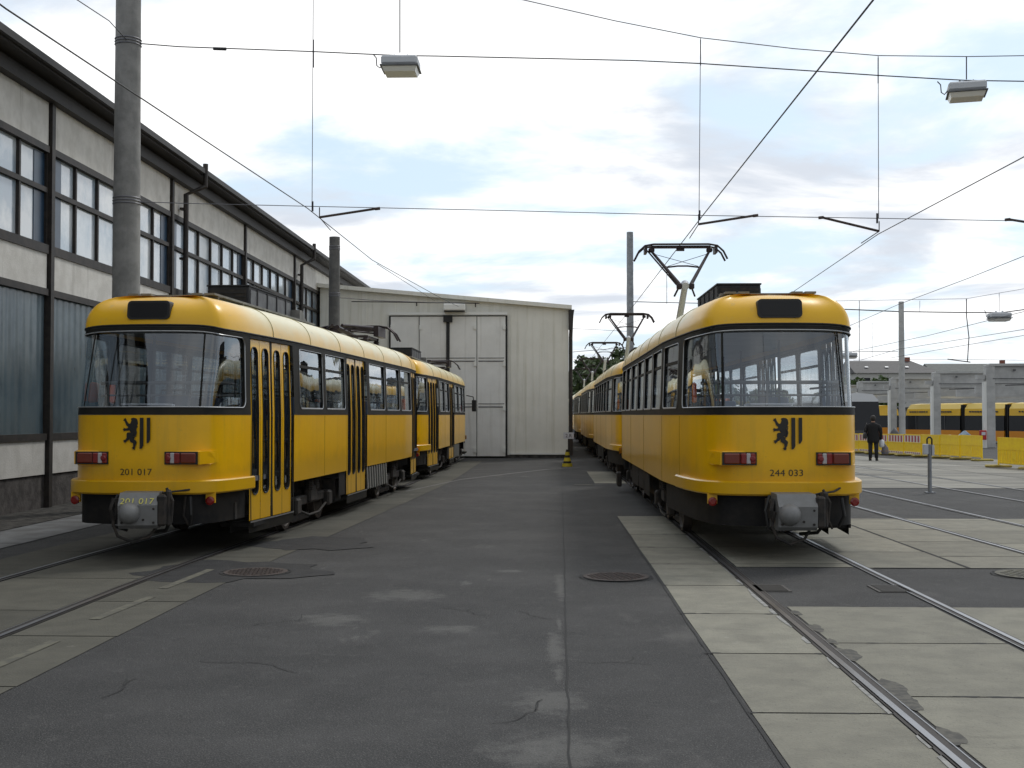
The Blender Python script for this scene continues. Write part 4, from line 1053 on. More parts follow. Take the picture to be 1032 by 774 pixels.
for i in range(9):
    a = Y0 + 6.8 * i; c = a + 6.8
    hb('column', 'frame_brown', [(FX - .2, FX + .09, a - .07, a + .07, 0.0, 7.30)])
    hb('upper_panel', 'conc_panel', [(FX - .2, FX + .03, a + .10, c - .10, 6.42, 7.26)])
    hb('middle_panel', 'conc_panel', [(FX - .2, FX + .03, a + .12, c - .12, 3.88, 4.50)])
    hb('lower_panel', 'conc_panel', [(FX - .2, FX + .03, a + .12, c - .12, .60, 1.20)])
    fr = [(FX - .1, FX + .06, a + .1, c - .1, 6.30, 6.42), (FX - .1, FX + .06, a + .1, c - .1, 4.50, 4.66), (FX - .1, FX + .03, a + .1, c - .1, 5.59, 5.68)]
    pw = (6.8 - .2) / 6
    for j in range(7): fr.append((FX - .1, FX + .02, a + .1 + j * pw - .032, a + .1 + j * pw + .032, 4.60, 6.34))
    wn = hb('window', 'frame_brown', fr)
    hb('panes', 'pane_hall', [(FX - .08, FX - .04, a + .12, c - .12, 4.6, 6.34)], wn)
    for j in ((0, .0, .45), (5, .55, 1.0)): hb('blue_curtain', 'pane_blue', [(FX - .04, FX - .025, a + .14 + (j[0] + j[1]) * pw, a + .1 + (j[0] + j[2]) * pw, 4.66, 6.28)], wn)
    hb('band_frame', 'frame_brown', [(FX - .1, FX + .06, a + .1, c - .1, 3.76, 3.88), (FX - .1, FX + .06, a + .1, c - .1, 1.20, 1.32)])
    hb('profiled_glazing', 'profile_glass', [(FX - .1, FX - .02, a + .1, c - .1, 1.32, 3.76)])
for yy in (28.3, 41.8):
    b = MB(); q = lambda x, y, z: (x - FX, y - 34, z)
    b.tube([q(FX + .58, yy + .3, 7.75), q(FX + .58, yy + .3, 7.2), q(FX + .2, yy, 6.95), q(FX + .2, yy, .4)], .065, 8)
    for z in (6.6, 5.4, 4.2, 2.8, 1.4): b.box(q(FX + .14, yy, z), (.14, .18, .05))
    b.build('downpipe', 'frame_brown', hall)

# ------------------------------------------------------------------ white shed
SY = 45.6
shed = thing('white_shed', 'cream ribbed metal shed with tall folding doors behind the left tram', 'building', (-3.5, SY, 0))
sz = lambda x: 5.70 + (0.80 - x) * .0915
b = MB(); x0, x1 = -8.78, .80
b.prism([(x0 + 3.5, 0, .12), (x1 + 3.5, 0, .12), (x1 + 3.5, 0, sz(x1)), (x0 + 3.5, 0, sz(x0))], (0, 30, 0))
b.build('wall', 'cladding', shed)
b = MB(); x = x0 + .1
while x < x1 - .05:
    if not (-6.12 < x < -1.52): b.box((x + 3.5, -.006, (.14 + sz(x)) / 2 - .05), (.03, .012, sz(x) - .25), 0)
    else: b.box((x + 3.5, -.012, (5.52 + sz(x)) / 2 - .04), (.05, .024, max(.05, sz(x) - 5.62)), 0)
    x += .28
b.build('cladding_ribs', 'cladding', shed)
b = MB(); b.prism([(x0 + 3.5 - .1, -.25, sz(x0) - .02), (x1 + 3.5 + .12, -.25, sz(x1) - .02), (x1 + 3.5 + .12, -.25, sz(x1) + .13), (x0 + 3.5 - .1, -.25, sz(x0) + .13)], (0, 30.4, 0)); b.build('roof_edge', 'cladding', shed)
b = MB(); b.tube([(x1 + 3.62, -.05, 5.62), (x1 + 3.58, -.02, 4.6), (x1 + 3.58, -.02, .1)], .075, 8); b.prism([(x1 + 3.5, -.22, 5.66), (x1 + 3.72, -.22, 5.66), (x1 + 3.60, -.22, 4.9), (x1 + 3.5, -.22, 4.9)], (0, .2, 0)); b.build('downpipe', 'frame_brown', shed)
b = MB(); b.box((-.5, -.02, .06), (9.5, .04, .12), 0); b.build('plinth', 'earth', shed)
b = MB(); b.box(((-1.45 + .76) / 2 + 3.5, -.05, .16), (2.2, .04, .05)); b.build('base_trim', 'white_metal', shed)
dx0, dx1 = -6.03, -1.60; dw = (dx1 - dx0) / 4
for i in range(4):
    b = MB(); a = dx0 + i * dw + 3.5
    gap = .03
    b.box((a + dw / 2, -.14, 2.74), (dw - gap, .06, 5.34), 0)
    for z in (1.95, 3.70): b.box((a + dw / 2, -.175, z), (dw - .12, .02, .04), 1); b.box((a + dw / 2, -.175, z + .12), (dw - .12, .02, .025), 1)
    d = b.build('door_leaf', ['door_panel', 'equip_grey'], shed)
    for z in (.3, 1.9, 3.6, 5.0): h = MB(); h.box((a + (dw - .06 if i > 1 else .06), -.20, z), (.10, .05, .18)); h.build('hinge', 'white_metal', d)
b = MB(); b.box(((dx0 + dx1) / 2 + 3.5, -.10, 2.76), (dx1 - dx0 + .12, .04, 5.38)); b.box(((dx0 + dx1) / 2 + 3.5, -.19, 2.85), (.13, .06, 5.1)); b.box(((dx0 + dx1) / 2 + 3.5, -.24, 5.32), (.34, .10, .26)); b.build('door_gap', 'rubber', shed)
b = MB(); b.box(((dx0 + dx1) / 2 + 3.5, -.20, 5.52), (dx1 - dx0 + .1, .14, .10)); b.build('door_header', 'white_metal', shed)
b = MB(); b.box((-3.55 + 3.5, -.42, 5.74), (.82, .34, .26), 0, None, .03); b.box((-3.55 + 3.5, -.42, 5.59), (.78, .3, .04), 1); b.build('door_canopy_box', ['white_metal', 'rubber'], shed)
b = MB(); b.tube([(-7.5 + 3.5, -.35, 5.98), (-2.6 + 3.5, -.35, 5.90)], .02, 6); b.tube([(-2.75 + 3.5, -.35, 5.92), (-2.75 + 3.5, -.35, 5.75)], .025, 6); b.tube([(-5.0 + 3.5, -.35, 5.96), (-5.0 + 3.5, -.35, 5.8)], .025, 6); b.build('service_pipe', 'panto', shed)

# small numbered sign and striped post by the shed corner
sg = thing('track_sign', 'small white sign reading 2.R on the shed corner post', 'sign', (.72, 41.2, 0))
b = MB(); b.box((0, 0, .93), (.36, .02, .22)); b.build('plate', 'sign_white', sg)
b = MB(); b.tube([(0, .03, 0), (0, .03, 1.05)], .025, 8); b.build('post', 'panto', sg)
vs, fs = text_mesh('2.R', .17); b = MB(); b.add([(v[0], -.014, .87 + v[1]) for v in vs], fs); b.build('lettering', 'emblem', sg)
po = MB(); prv = [(.16, 0), (.15, .06), (.13, .10)]
bands = [(.17, .155, 0, .10, 0), (.13, .12, .10, .17, 1), (.12, .085, .17, .28, 0), (.085, .075, .28, .36, 1), (.075, .06, .36, .46, 0), (.055, .04, .46, .54, 1)]
for (r0, r1, z0, z1, mi) in bands: po.lathe([(r0, z0), (r1, z1)], (0, 0, 0), 16, 'Z', mi)
tag(po.build('warning_cone', ['warn_yellow', 'rubber'], loc=(.62, 38.0, .005)), 'yellow and black striped warning cone at the shed corner', 'traffic cone')

# ------------------------------------------------------------------ poles
def pole(name, label, x, y, h, r0, r1, m, bands_=(), n=24):
    t = thing(name, label, 'pole', (x, y, gz(x, y)), 0, 'catenary poles around the yard')
    b = MB(); b.tube([(0, 0, 0), (0, 0, h)], [r0, r1], n); b.build('shaft', m, t, True)
    for z in bands_:
        c = MB(); rr = r0 + (r1 - r0) * z / h + .008
        for q in (-.05, 0, .05): c.lathe([(rr, -.012), (rr + .008, 0), (rr, .012)], (0, 0, z + q), n)
        c.build('clamp_band', 'wire_light', t, True)
    return t
PY = 20.5
pA = at(130, 43, PY); pB = at(128, 203, PY)
pole('catenary_pole', 'thick grey concrete pole rising behind the left tram roof', at(129, 200, PY).x - .02, PY, 10.6, .25, .205, 'conc_pole', (pA.z, pB.z))
pole('catenary_pole', 'shorter dark concrete pole between the depot hall and the shed', at(337, 300, 38).x, 38, at(337, 239, 38).z, .20, .17, 'conc_pole_dark', (at(337, 297, 38).z, at(337, 250, 38).z))
pole('catenary_pole', 'slim light grey mast standing behind the right-hand trams', at(635, 300, 62).x, 62, at(635, 234, 62).z, .20, .17, 'steel_grey')
pole('catenary_pole', 'pale grey pole behind the yellow barriers on the right', at(909, 400, 75).x, 75, at(908, 304, 75).z - gz(22, 75), .20, .16, 'conc_frame')

# ------------------------------------------------------------------ wires
def wire(name, label, pts, r=.007, m='wire', group=None, cat='cable'):
    b = MB(); P = [Vector(p) for p in pts]; b.tube(P, r, 6, 0)
    o = P[0].copy(); b.v = [tuple(Vector(v) - o) for v in b.v]
    w_ = b.build(name, m, None, True, loc=o); tag(w_, label, cat, group); w_['_o'] = 0; del w_['_o']
    return w_, o
def wpart(parent, name, pts, r, m='wire', bxs=()):
    w_, o = parent; b = MB()
    if pts: b.tube([Vector(p) - o for p in pts], r, 6)
    for (c, d) in bxs: b.box(Vector(c) - o, d)
    return b.build(name, m, w_, True)
def sag(a, c, n=8, s=.05):
    a, c = Vector(a), Vector(c); return [a.lerp(c, i / n) - Vector((0, 0, s * 4 * (i / n) * (1 - i / n))) for i in range(n + 1)]
# contact wires above the tracks (roughly 5.1 m up)
G = 'tram contact wires above the tracks'
cl_pts = [(-4.75, -4, 5.12), (-4.60, 9.9, 5.10)] + [tuple(at(px, py, y)) for (px, py, y) in ((310, 210, 20.4), (375, 262, 27.5), (440, 298, 35), (462, 309, 44.9))]
wire('contact_wire', 'contact wire above the left trams, ending at the white shed', cl_pts, .008, 'wire', G)
wire('contact_wire', 'contact wire above the right trams, running into the distance', [(2.67, -4, 5.12), tuple(at(880, 0, 9.8)), tuple(at(706, 220, 20.6)), tuple(at(640, 306, 36.5)), (2.67, 60, 5.1), (2.67, 100, 5.1)], .009, 'wire', G)
wire('contact_wire', 'contact wire above the empty track right of the right tram', [(6.5, 2, 5.1), tuple(at(1032, 158, 15.9)), tuple(at(885, 236, 22.4)), tuple(at(798, 295, 33.5)), (6.2, 55, 5.1)], .008, 'wire', G)
wire('contact_wire', 'upper of the far-right contact wires, passing the pale pole top', [at(1090, 232, 22), at(1032, 258, 26), at(977, 280, 31), at(905, 307, 38), at(850, 331, 48)], .008, 'wire', G)
wire('contact_wire', 'long far-right contact wire passing under the small lamp', [at(1060, 307, 36), at(1032, 314, 38), at(936, 338, 51), at(860, 354, 64)], .010, 'wire', G)
wire('contact_wire', 'low far-right contact wire reaching down to the pale pole', [at(1060, 328, 44), at(1032, 332, 46), at(905, 352, 62), at(867, 363, 72)], .011, 'wire', G)
wire('contact_wire', 'lowest far-right contact wire just above the house roofs', [at(1060, 334, 48), at(1032, 338, 50), at(960, 350, 60), at(896, 361, 70)], .011, 'wire', G)
# cross span with lamps
cA = wire('lighting_cable', 'black lighting cable from the thick pole carrying both lamps', [pA, at(180, 47, PY), at(316, 52, PY), at(380, 55, PY), at(403, 56, PY), at(440, 56.5, PY), at(640, 61, PY), at(706, 64, PY), at(885, 76, PY), at(955, 80, PY), at(974, 81, PY), at(1100, 83, PY)], .010, 'wire')
cB = wire('carrier_wire', 'sagging upper carrier wire above the lamp cable', [at(129, -150, PY), at(316, -60, PY), at(403, -30, PY), at(528, 0, PY), at(620, 21, PY), at(706, 38, PY), at(800, 49, PY), at(885, 56, PY), at(975, 57, PY), at(1100, 55, PY)], .008, 'wire_light')
cC = wire('steady_wire', 'lower cross wire holding the registration arms', [pB, at(190, 205, PY), at(316, 208, PY), at(500, 212, PY), at(700, 217, PY), at(885, 220, PY), at(1100, 224, PY)], .007, 'wire_light')
for (x, y0, y1) in ((316, -60, 208), (706, 38, 217), (885, 56, 220)):
    wpart(cB, 'hanger', [at(x, y0, PY), at(x - 1.5 if x < 800 else x + .5, y1, PY)], .0065, 'wire_light')
    wpart(cB, 'turnbuckle', [at(x, y0 + (100 if x == 316 else 2), PY), at(x, y0 + (128 if x == 316 else 28), PY)], .010, 'wire')
    wpart(cC, 'insulator', [at(x - 1, y1 - 5, PY), at(x - 1, y1 + 5, PY)], .018, 'wire')
for (x, y0, y1) in ((403, -30, 53), (974, 57, 80)): wpart(cB, 'hanger', [at(x, y0, PY), at(x, y1, PY)], .010, 'wire')
for (x0, y0, x1, y1, xc, yc) in ((322, 219, 381, 210, 333, 232), (704, 226, 762, 217, 695, 240), (886, 233, 828, 219, 868, 245), (1075, 230, 1016, 221, 1060, 236)):
    wpart(cC, 'registration_arm', [at(x0, y0, PY + .1), at(x1, y1, PY)], .022, 'rust')
    wpart(cC, 'insulator', [at(x1 - 3, y1 + .6, PY), at(x1 + 2, y1, PY)], .028, 'rust')
    wpart(cC, 'drop_wire', [at(x0 - (6 if x0 > x1 else -3) * 0, y0 - 10, PY), at(x0, y0, PY + .1), at(xc, yc, PY + 2)], .009, 'wire')
wpart(cA, 'splice', [at(215, 49, PY), at(228, 49.4, PY)], .028, 'wire')
wire('guy_wire', 'short stay wire leaving the thick pole toward the upper left', [pA, at(110, 21, PY - 1.4), at(78, 0, PY - 2.5), at(20, -40, PY - 4)], .008, 'wire')
# lamps
def lamp(px, py, label, s=1.0, depth=PY, rz=0):
    p = at(px, py, depth); t = thing('suspended_lamp', label, 'street lamp', p, rz, 'lamps hanging from the cross cables')
    b = MB(); W = .30 * s; D = .26 * s
    b.box((0, 0, -.06 * s), (W * 2, D * 2, .15 * s), 0, None, .03 * s); b.build('housing', 'lamp_grey', t)
    b = MB(); b.prism([(-W * 1.05, -D * 1.05, -.14 * s), (W * 1.05, -D * 1.05, -.14 * s), (W * 1.05, D * 1.05, -.14 * s), (-W * 1.05, D * 1.05, -.14 * s)], (0, 0, -.02 * s)); b.build('rim', 'equip_grey', t)
    b = MB(); a = [(-W * .95, -D * .95, -.165 * s), (W * .95, -D * .95, -.165 * s), (W * .95, D * .95, -.165 * s), (-W * .95, D * .95, -.165 * s)]; c = [(x * .9, y * .8, -.24 * s) for (x, y, z) in a]
    b.add(a + c, [(0, 1, 5, 4), (1, 2, 6, 5), (2, 3, 7, 6), (3, 0, 4, 7), (4, 5, 6, 7)]); b.build('diffuser', 'lamp_glass', t)
    b = MB(); b.tube([(-.12 * s, 0, .08 * s), (-.06 * s, 0, .03 * s), (.06 * s, 0, .03 * s), (.12 * s, 0, .08 * s)], .022 * s, 8); b.build('bracket', 'lamp_grey', t)
    b = MB(); b.tube([(-.46 * s, 0, .10 * s), (-.41 * s, 0, .04 * s), (-.40 * s, 0, -.09 * s), (-.35 * s, 0, -.13 * s), (-.30 * s, 0, -.07 * s)], .010 * s, 6); b.build('feed_cable', 'wire', t)
    return t
lamp(404, 60.5, 'grey box lamp hanging at the upper left of centre', 1.05)
lamp(974, 86, 'grey box lamp hanging at the upper right', 1.02, rz=-.25)
lamp(1007, 316, 'small far lamp hanging on the distant cross cable', 2.0, 74.8)
lamp(856, 356, 'tiny far lamp close to the right tram roof', 1.4, 74.8)
# distant span
D2 = 75
f_ = wire('lighting_cable', 'thick far cross cable passing the pale pole', [at(800, 310, D2), at(860, 312, D2), at(905, 314, D2), at(975, 315, D2), at(1010, 315, D2), at(1032, 312, D2), at(1100, 308, D2)], .035, 'wire')
g_ = wire('carrier_wire', 'thin far carrier wire above the distant cross cable', [at(800, 304, D2), at(860, 303, D2), at(974, 301, D2), at(1032, 291, D2), at(1100, 280, D2)], .014, 'wire_light')
for (x, y0, y1, r) in ((866, 303, 364, .022), (927, 303, 314, .014), (1007, 295, 314, .016), (879, 325, 360, .01)): wpart(g_, 'hanger', [at(x, y0, D2), at(x, y1, D2)], r, 'wire_light')
wpart(g_, 'drop_cable', [at(974, 301, D2), at(974, 318, D2), at(976.5, 340, D2), at(975, 365, D2)], .03, 'wire')
h_ = wire('steady_wire', 'far lower cross wire ending at the pale pole', [at(800, 352, D2), at(860, 354.5, D2), at(905, 354, D2)], .018, 'wire')
wpart(h_, 'registration_arm', [at(955, 362, D2), at(978, 365, D2)], .035, 'rust')
wire('steady_wire', 'thin cross wire just above the house roofs', [at(860, 363, 76), at(960, 362, 76), at(1100, 364, 76)], .012, 'wire_light')
# mast bracket and far cross wires behind the right trams
m_ = wire('steady_wire', 'bracket wire reaching right from the slim grey mast', [at(638, 304, 62), at(674, 305, 62), at(730, 306, 62)], .022, 'wire')
wpart(m_, 'hanger', [at(672, 268, 62), at(672, 306, 62)], .016, 'wire_light')
wire('steady_wire', 'cross wire between the shed and the slim mast', [at(574, 355, 62), at(634, 350, 62)], .016, 'wire_light')
wire('steady_wire', 'faint cross wire in the gap left of the slim mast', [at(576, 331, 90), at(634, 334, 90)], .016, 'wire_light')
wire('steady_wire', 'wire from the dark concrete pole to the shed box', [at(342, 300, 38), at(380, 303, 40), at(468, 306, 45)], .012, 'wire')
wire('steady_wire', 'second thin wire running from the left contact wire to the shed', [at(380, 266, 28), at(438, 303, 45)], .007, 'wire')

# ------------------------------------------------------------------ canopy frames on the right
cols = [(at(996, 418, 79), 79, 11.5), (at(942.5, 418, 96), 96, 0), (at(899, 418, 110), 110, 0), (at(866, 418, 126), 126, 0), (at(838, 418, 142), 142, 0)]
for i, (p, yy, _) in enumerate(cols):
    lab = ['nearest', 'second', 'third', 'fourth', 'farthest'][i] + ' concrete portal frame of the open canopy on the right'
    g0 = gz(p.x, yy); t = thing('canopy_frame', lab, 'canopy frame', (p.x, yy, g0), 0, 'concrete canopy frames over the far tracks')
    zt = [5.02, 5.12, 5.08, 5.2, 5.2][i] - g0
    b = MB(); b.box((.08, 0, (zt - .1) / 2), (.56, .6, zt - .1), 0, None, .03); b.build('column', 'conc_frame', t)
    b = MB(); b.box((-.28, -.1, (zt - 1.2) / 2), (.16, .4, zt - 1.2)); b.build('column_facing', 'white_metal', t)
    b = MB(); Lb = 26
    b.box((Lb / 2, -.05, zt - .10), (Lb, .55, .16)); b.box((Lb / 2, 0, zt - .65), (Lb, .28, .95)); b.box((Lb / 2, -.02, zt - 1.22), (Lb, .42, .18)); b.box((-.9 + .4, 0, zt - .9), (.5, .4, .3))
    b.build('beam', 'conc_frame', t)
    b = MB(); b.tube([(.2, -.3, zt - 1.0), (Lb, -.3, zt - 1.0)], .03, 6); b.tube([(1, -.35, zt - 1.45), (5, -.3, zt - 1.3), (8, -.3, zt - 1.4)], .04, 6)
    for x in (1.6, 6.2, 11, 16): b.box((x, -.32, zt - .45), (.14, .1, .14))
    b.build('beam_fittings', 'equip_grey', t)
    b = MB(); b.box((Lb / 2 + 2, 8, zt - 1.6), (Lb, .25, .55)); b.box((Lb / 2 + 2, 12, zt - 1.75), (Lb, .25, .5)) ; b.build('roof_purlin', 'conc_frame', t)
t = thing('fire_box', 'small red box fixed low on the nearest canopy column', 'box', (at(990, 437, 78.5).x, 78.4, at(990, 440, 78.5).z))
b = MB(); b.box((0, 0, .1), (.42, .22, .62), 0, None, .03); b.build('case', 'redbox', t); b = MB(); b.box((0, -.12, .2), (.25, .02, .2)); b.build('label_plate', 'sign_white', t)

# ------------------------------------------------------------------ modern trams in the distance
def modern(label, loc, rz, mods, dark=False, group='modern trams beyond the barriers'):
    t = thing('modern_tram', label, 'tram', loc, rz, group)
    x = 0; WZ = 2.95 if dark else 2.42
    yl = 'tram_yellow' if not dark else 'tram_grey'
    for i, ln in enumerate(mods):
        b = MB(); W = 1.25; n = 1
        sl_ = .9 if i == 0 else 0
        def sec(z, ins): return
        # lower side panels
        pr = [(-W, .30), (-W, 1.15), (W, 1.15), (W, .30)]
        b.add([(x, y, z) for (y, z) in pr] + [(x + ln, y, z) for (y, z) in pr], [(0, 4, 5, 1), (2, 6, 7, 3), (0, 1, 2, 3), (7, 6, 5, 4), (0, 3, 7, 4)], 0)
        b.build('lower_body', 'tram_orange' if not dark else 'tram_grey', t)
        b = MB(); x_ = x + (sl_ * .55 if i == 0 else 0)
        b.add([(x + .0, -W, 1.15), (x + ln, -W, 1.15), (x + ln, -W + .03, WZ), (x + sl_ * .5, -W + .03, WZ), (x, W, 1.15), (x + ln, W, 1.15), (x + ln, W - .03, WZ), (x + sl_ * .5, W - .03, WZ)], [(0, 1, 2, 3), (5, 4, 7, 6), (4, 0, 3, 7)], 0); b.build('window_band', 'dark_glass', t)
        b = MB()
        q = [(-W + .03, WZ), (-W + .05, max(3.0, WZ + .12)), (-W + .35, 3.42), (0, 3.5), (W - .35, 3.42), (W - .05, max(3.0, WZ + .12)), (W - .03, WZ)]
        x0_ = x + sl_ * .5
        b.add([(x0_ + (z - WZ) * .3 * (1 if i == 0 else 0), y, z) for (y, z) in q] + [(x + ln, y, z) for (y, z) in q], [(j, j + 1, 8 + j, 7 + j) for j in range(6)] + [tuple(range(7))[::-1], tuple(range(7, 14))], 0)
        for j in (2, 3): b.m[j] = 1
        b.m[1] = b.m[4] = 1
        b.build('roof', ['tram_yellow' if not dark else 'silver', 'tram_cream' if not dark else 'silver'], t, False)
        b = MB()
        n_p = max(2, int(ln / 1.5))
        for j in range(1, n_p): b.box((x + ln * j / n_p, -W - .003, 1.79), (.08, .02, 1.24))
        for (a, c) in ((.15, .45), (.55, .85)):
            xx = x + ln * a
            while xx < x + ln * c and not dark: b.box((xx, -W - .0, 2.75), (random.uniform(.1, .22), .10, .12)); xx += .3
        b.build('window_pillar', 'tram_grey', t)
        x += ln
        if i < len(mods) - 1:
            b = MB()
            for j in range(5): b.box((x + .06 + j * .11, 0, 1.85), (.06, 2.3 - .1 * (j % 2), 3.0))
            b.build('bellows', 'rubber', t); x += .55
    b = MB(); b.box((x * .62, -1.27, .42), (3.6, .03, .5)); b.build('advert_panel', 'tram_green' if not dark else 'tram_grey', t)
    b = MB(); b.lathe([(.09, 0), (.09, -.03)], (.0, -.85, .8), 12, 'X'); b.lathe([(.09, 0), (.09, -.03)], (0, .85, .8), 12, 'X'); b.build('headlight', 'clear_lens', t)
    return t
v = Vector((40.2 - 33.8, 97 - 111, 0)); ang2 = math.atan2(v.y, v.x)
modern('long yellow articulated tram standing behind the canopy columns', (33.7, 111, gz(34, 111)), ang2, [7.2, 4.4, 7.4, 5.4, 7], group='modern trams beyond the barriers')
modern('yellow tram seen end-on between the pale pole and the dark tram', (36.0, 127, gz(36, 127)), R(92), [7.2, 5], group='modern trams beyond the barriers')
modern('dark-windowed tram with silver roof right beside the standing person', (19.55, 75, gz(19.5, 75)), R(90), [8.0, 6], True)

# ------------------------------------------------------------------ barriers
def make_barrier(striped, label, p, q):
    p, q = Vector(p), Vector(q); d = q - p; ln = d.length
    t = thing('barrier', label, 'barrier', (p.x, p.y, gz(p.x, p.y) + .006), math.atan2(d.y, d.x), 'yellow plastic barriers in the yard')
    b = MB(); L_ = ln - .05
    b.tube([(.03, 0, .06), (.03, 0, 1.0)], .03, 8); b.tube([(L_, 0, .06), (L_, 0, 1.0)], .03, 8)
    for z in (.16, .62, .98): b.box((L_ / 2, 0, z), (L_, .045, .05))
    n = 12
    for i in range(n): b.box((.08 + (L_ - .14) * (i + .5) / n, 0, .39), ((L_ - .14) / n * .80, .025, .42))
    b.box((L_ / 2, 0, .42), (.26, .035, .26))
    b.build('frame', 'barrier', t)
    b = MB(); b.box((L_ / 2, 0, .80), (L_ - .08, .03, .32), 0)
    if striped:
        n = 5
        for i in range(n):
            for sy in (-1, 1):
                x = .1 + (L_ - .2) * (i + .25) / n; b.box((x + .09, sy * .018, .80), ((L_ - .2) / n * .5, .008, .28), 1)
        for i in range(8):
            for sy in (-1, 1): b.box((.12 + (L_ - .2) * i / 8 + .06, sy * .027, .165), (.09, .008, .06), 1)
        b.box((L_ / 2, 0, .165), (L_ - .1, .05, .085), 0)
    b.build('board', ['b_white', 'b_red'] if striped else ['barrier', 'barrier'], t)
    b = MB(); b.box((0.02, 0, .045), (.42, .80, .09), 0, None, .04); b.build('foot', 'foot', t)
    b = MB(); b.box((L_, 0, .045), (.42, .80, .09), 0, None, .04); b.build('foot', 'foot', t)
A_ = Vector((17.15, 47.6, 0)); D_ = Vector((-.075, 1, 0)).normalized() * 2.07
cnt = ['first', 'second', 'third', 'fourth', 'fifth', 'sixth', 'seventh', 'eighth']
for i in range(8):
    make_barrier(i >= 3, f'{"red-and-white striped" if i >= 3 else "plain yellow"} barrier, {cnt[i]} from the open gap in the long row', A_ + D_ * i, A_ + D_ * (i + 1))
B_ = Vector((15.0, 40.2, 0)); E_ = Vector((.16, -1, 0)).normalized() * 2.07
for i in range(2):
    make_barrier(i >= 1, ['plain yellow barrier of the short row right of the gap', 'red-and-white striped barrier at the right edge of the short row'][i], B_ + E_ * i, B_ + E_ * (i + 1))

# ------------------------------------------------------------------ steel post with box
t = thing('control_post', 'thin grey steel post with a small box standing on the asphalt by the tracks', 'post', (8.05, 25.4, .004))
b = MB(); b.tube([(0, 0, 0), (0, 0, 1.02)], .042, 12); b.box((0, 0, .01), (.18, .18, .02)); b.build('post', 'steel_grey', t, True)
b = MB(); b.box((-.085, 0, .92), (.10, .11, .22), 0, None, .012); b.box((.065, 0, .90), (.05, .09, .22), 0); b.build('box', 'lamp_grey', t)
b = MB(); b.tube([(-.05, 0, 1.0), (-.05, 0, 1.13), (-.02, 0, 1.17), (.02, 0, 1.17), (.05, 0, 1.13), (.05, 0, .98)], .018, 8); b.build('bail', 'rubber', t, True)

# ------------------------------------------------------------------ person
def skin_obj(name, verts, edges, radii, m, parent, root_i=0, sub=2):
    me = bpy.data.meshes.new(name); me.from_pydata(verts, edges, []); me.materials.append(M[m])
    o = bpy.data.objects.new(name, me); C.objects.link(o); o.parent = parent
    o.modifiers.new('skin', 'SKIN'); 
    if not me.skin_vertices: me.skin_vertices_add() if hasattr(me, 'skin_vertices_add') else None
    sk = me.skin_vertices[0].data if me.skin_vertices else None
    if sk:
        for i, r in enumerate(radii): sk[i].radius = r if isinstance(r, tuple) else (r, r); sk[i].use_root = (i == root_i)
    s = o.modifiers.new('sub', 'SUBSURF'); s.levels = sub; s.render_levels = sub
    for p in me.polygons: p.use_smooth = True
    return o
def loft(mb, rings, n=16, mi=0):
    """rings of (cx,cy,cz,rx,ry): one continuous surface"""
    vs = []
    for (cx, cy, cz, rx, ry) in rings:
        for k_ in range(n): t_ = 2 * math.pi * k_ / n; vs.append((cx + rx * math.cos(t_), cy + ry * math.sin(t_), cz))
    fs = [(i * n + k_, i * n + (k_ + 1) % n, (i + 1) * n + (k_ + 1) % n, (i + 1) * n + k_) for i in range(len(rings) - 1) for k_ in range(n)]
    fs += [tuple(range(n))[::-1], tuple((len(rings) - 1) * n + k_ for k_ in range(n))]
    mb.add(vs, fs, mi)
PP = (12.72, 47.0, gz(12.72, 47.0) + .006)
per = thing('person', 'person in dark coat and trousers seen from behind, walking with bags', 'person', PP, -.35)
body_v = [(0, 0, .92), (0, 0, 1.15), (0, .01, 1.38), (0, .0, 1.47), (0, .02, 1.56), (0, .03, 1.68),
          (.10, 0, .88), (.11, .02, .50), (.11, -.04, .10), (.12, .10, .05),
          (-.10, 0, .88), (-.10, .03, .50), (-.10, -.02, .10), (-.11, .12, .05),
          (.19, 0, 1.38), (.25, .0, 1.10), (.25, .10, .88), (.25, .13, .80),
          (-.19, 0, 1.38), (-.25, .0, 1.10), (-.20, .13, .98), (-.18, .17, .93)]
body_e = [(0, 1), (1, 2), (2, 3), (3, 4), (4, 5), (0, 6), (6, 7), (7, 8), (8, 9), (0, 10), (10, 11), (11, 12), (12, 13), (2, 14), (14, 15), (15, 16), (16, 17), (2, 18), (18, 19), (19, 20), (20, 21)]
body_r = [.13, .12, .13, .055, .085, .085, .085, .06, .045, .04, .085, .06, .045, .04, .06, .042, .032, .03, .06, .042, .032, .03]
try:
    skin_obj('body', body_v, body_e, body_r, 'skin', per)
except Exception as e:
    print('skin failed', e)
b = MB(); loft(b, [(0, 0, .70, .22, .17), (0, 0, .80, .235, .185), (0, 0, .95, .225, .175), (0, 0, 1.10, .21, .16), (0, 0, 1.25, .225, .17), (0, 0, 1.36, .235, .165), (0, 0, 1.43, .20, .14), (0, 0, 1.48, .10, .09), (0, .01, 1.50, .075, .075)])
for sx, pts in ((1, [(.19, 0, 1.39), (.265, -.01, 1.25), (.29, .0, 1.08), (.285, .06, .95), (.275, .11, .84)]), (-1, [(-.19, 0, 1.39), (-.265, -.01, 1.25), (-.285, .0, 1.08), (-.25, .08, 1.0), (-.21, .14, .96)])):
    b.tube(pts, [.075, .078, .065, .058, .052], 12)
b.build('coat', 'cloth', per, 'all')
b = MB()
b.tube([(.10, 0, .86), (.115, .01, .50), (.12, -.04, .11)], [.105, .08, .065], 12); b.tube([(-.10, 0, .86), (-.11, .02, .50), (-.11, -.02, .11)], [.105, .08, .065], 12)
b.build('trousers', 'trouser', per, 'all')
b = MB()
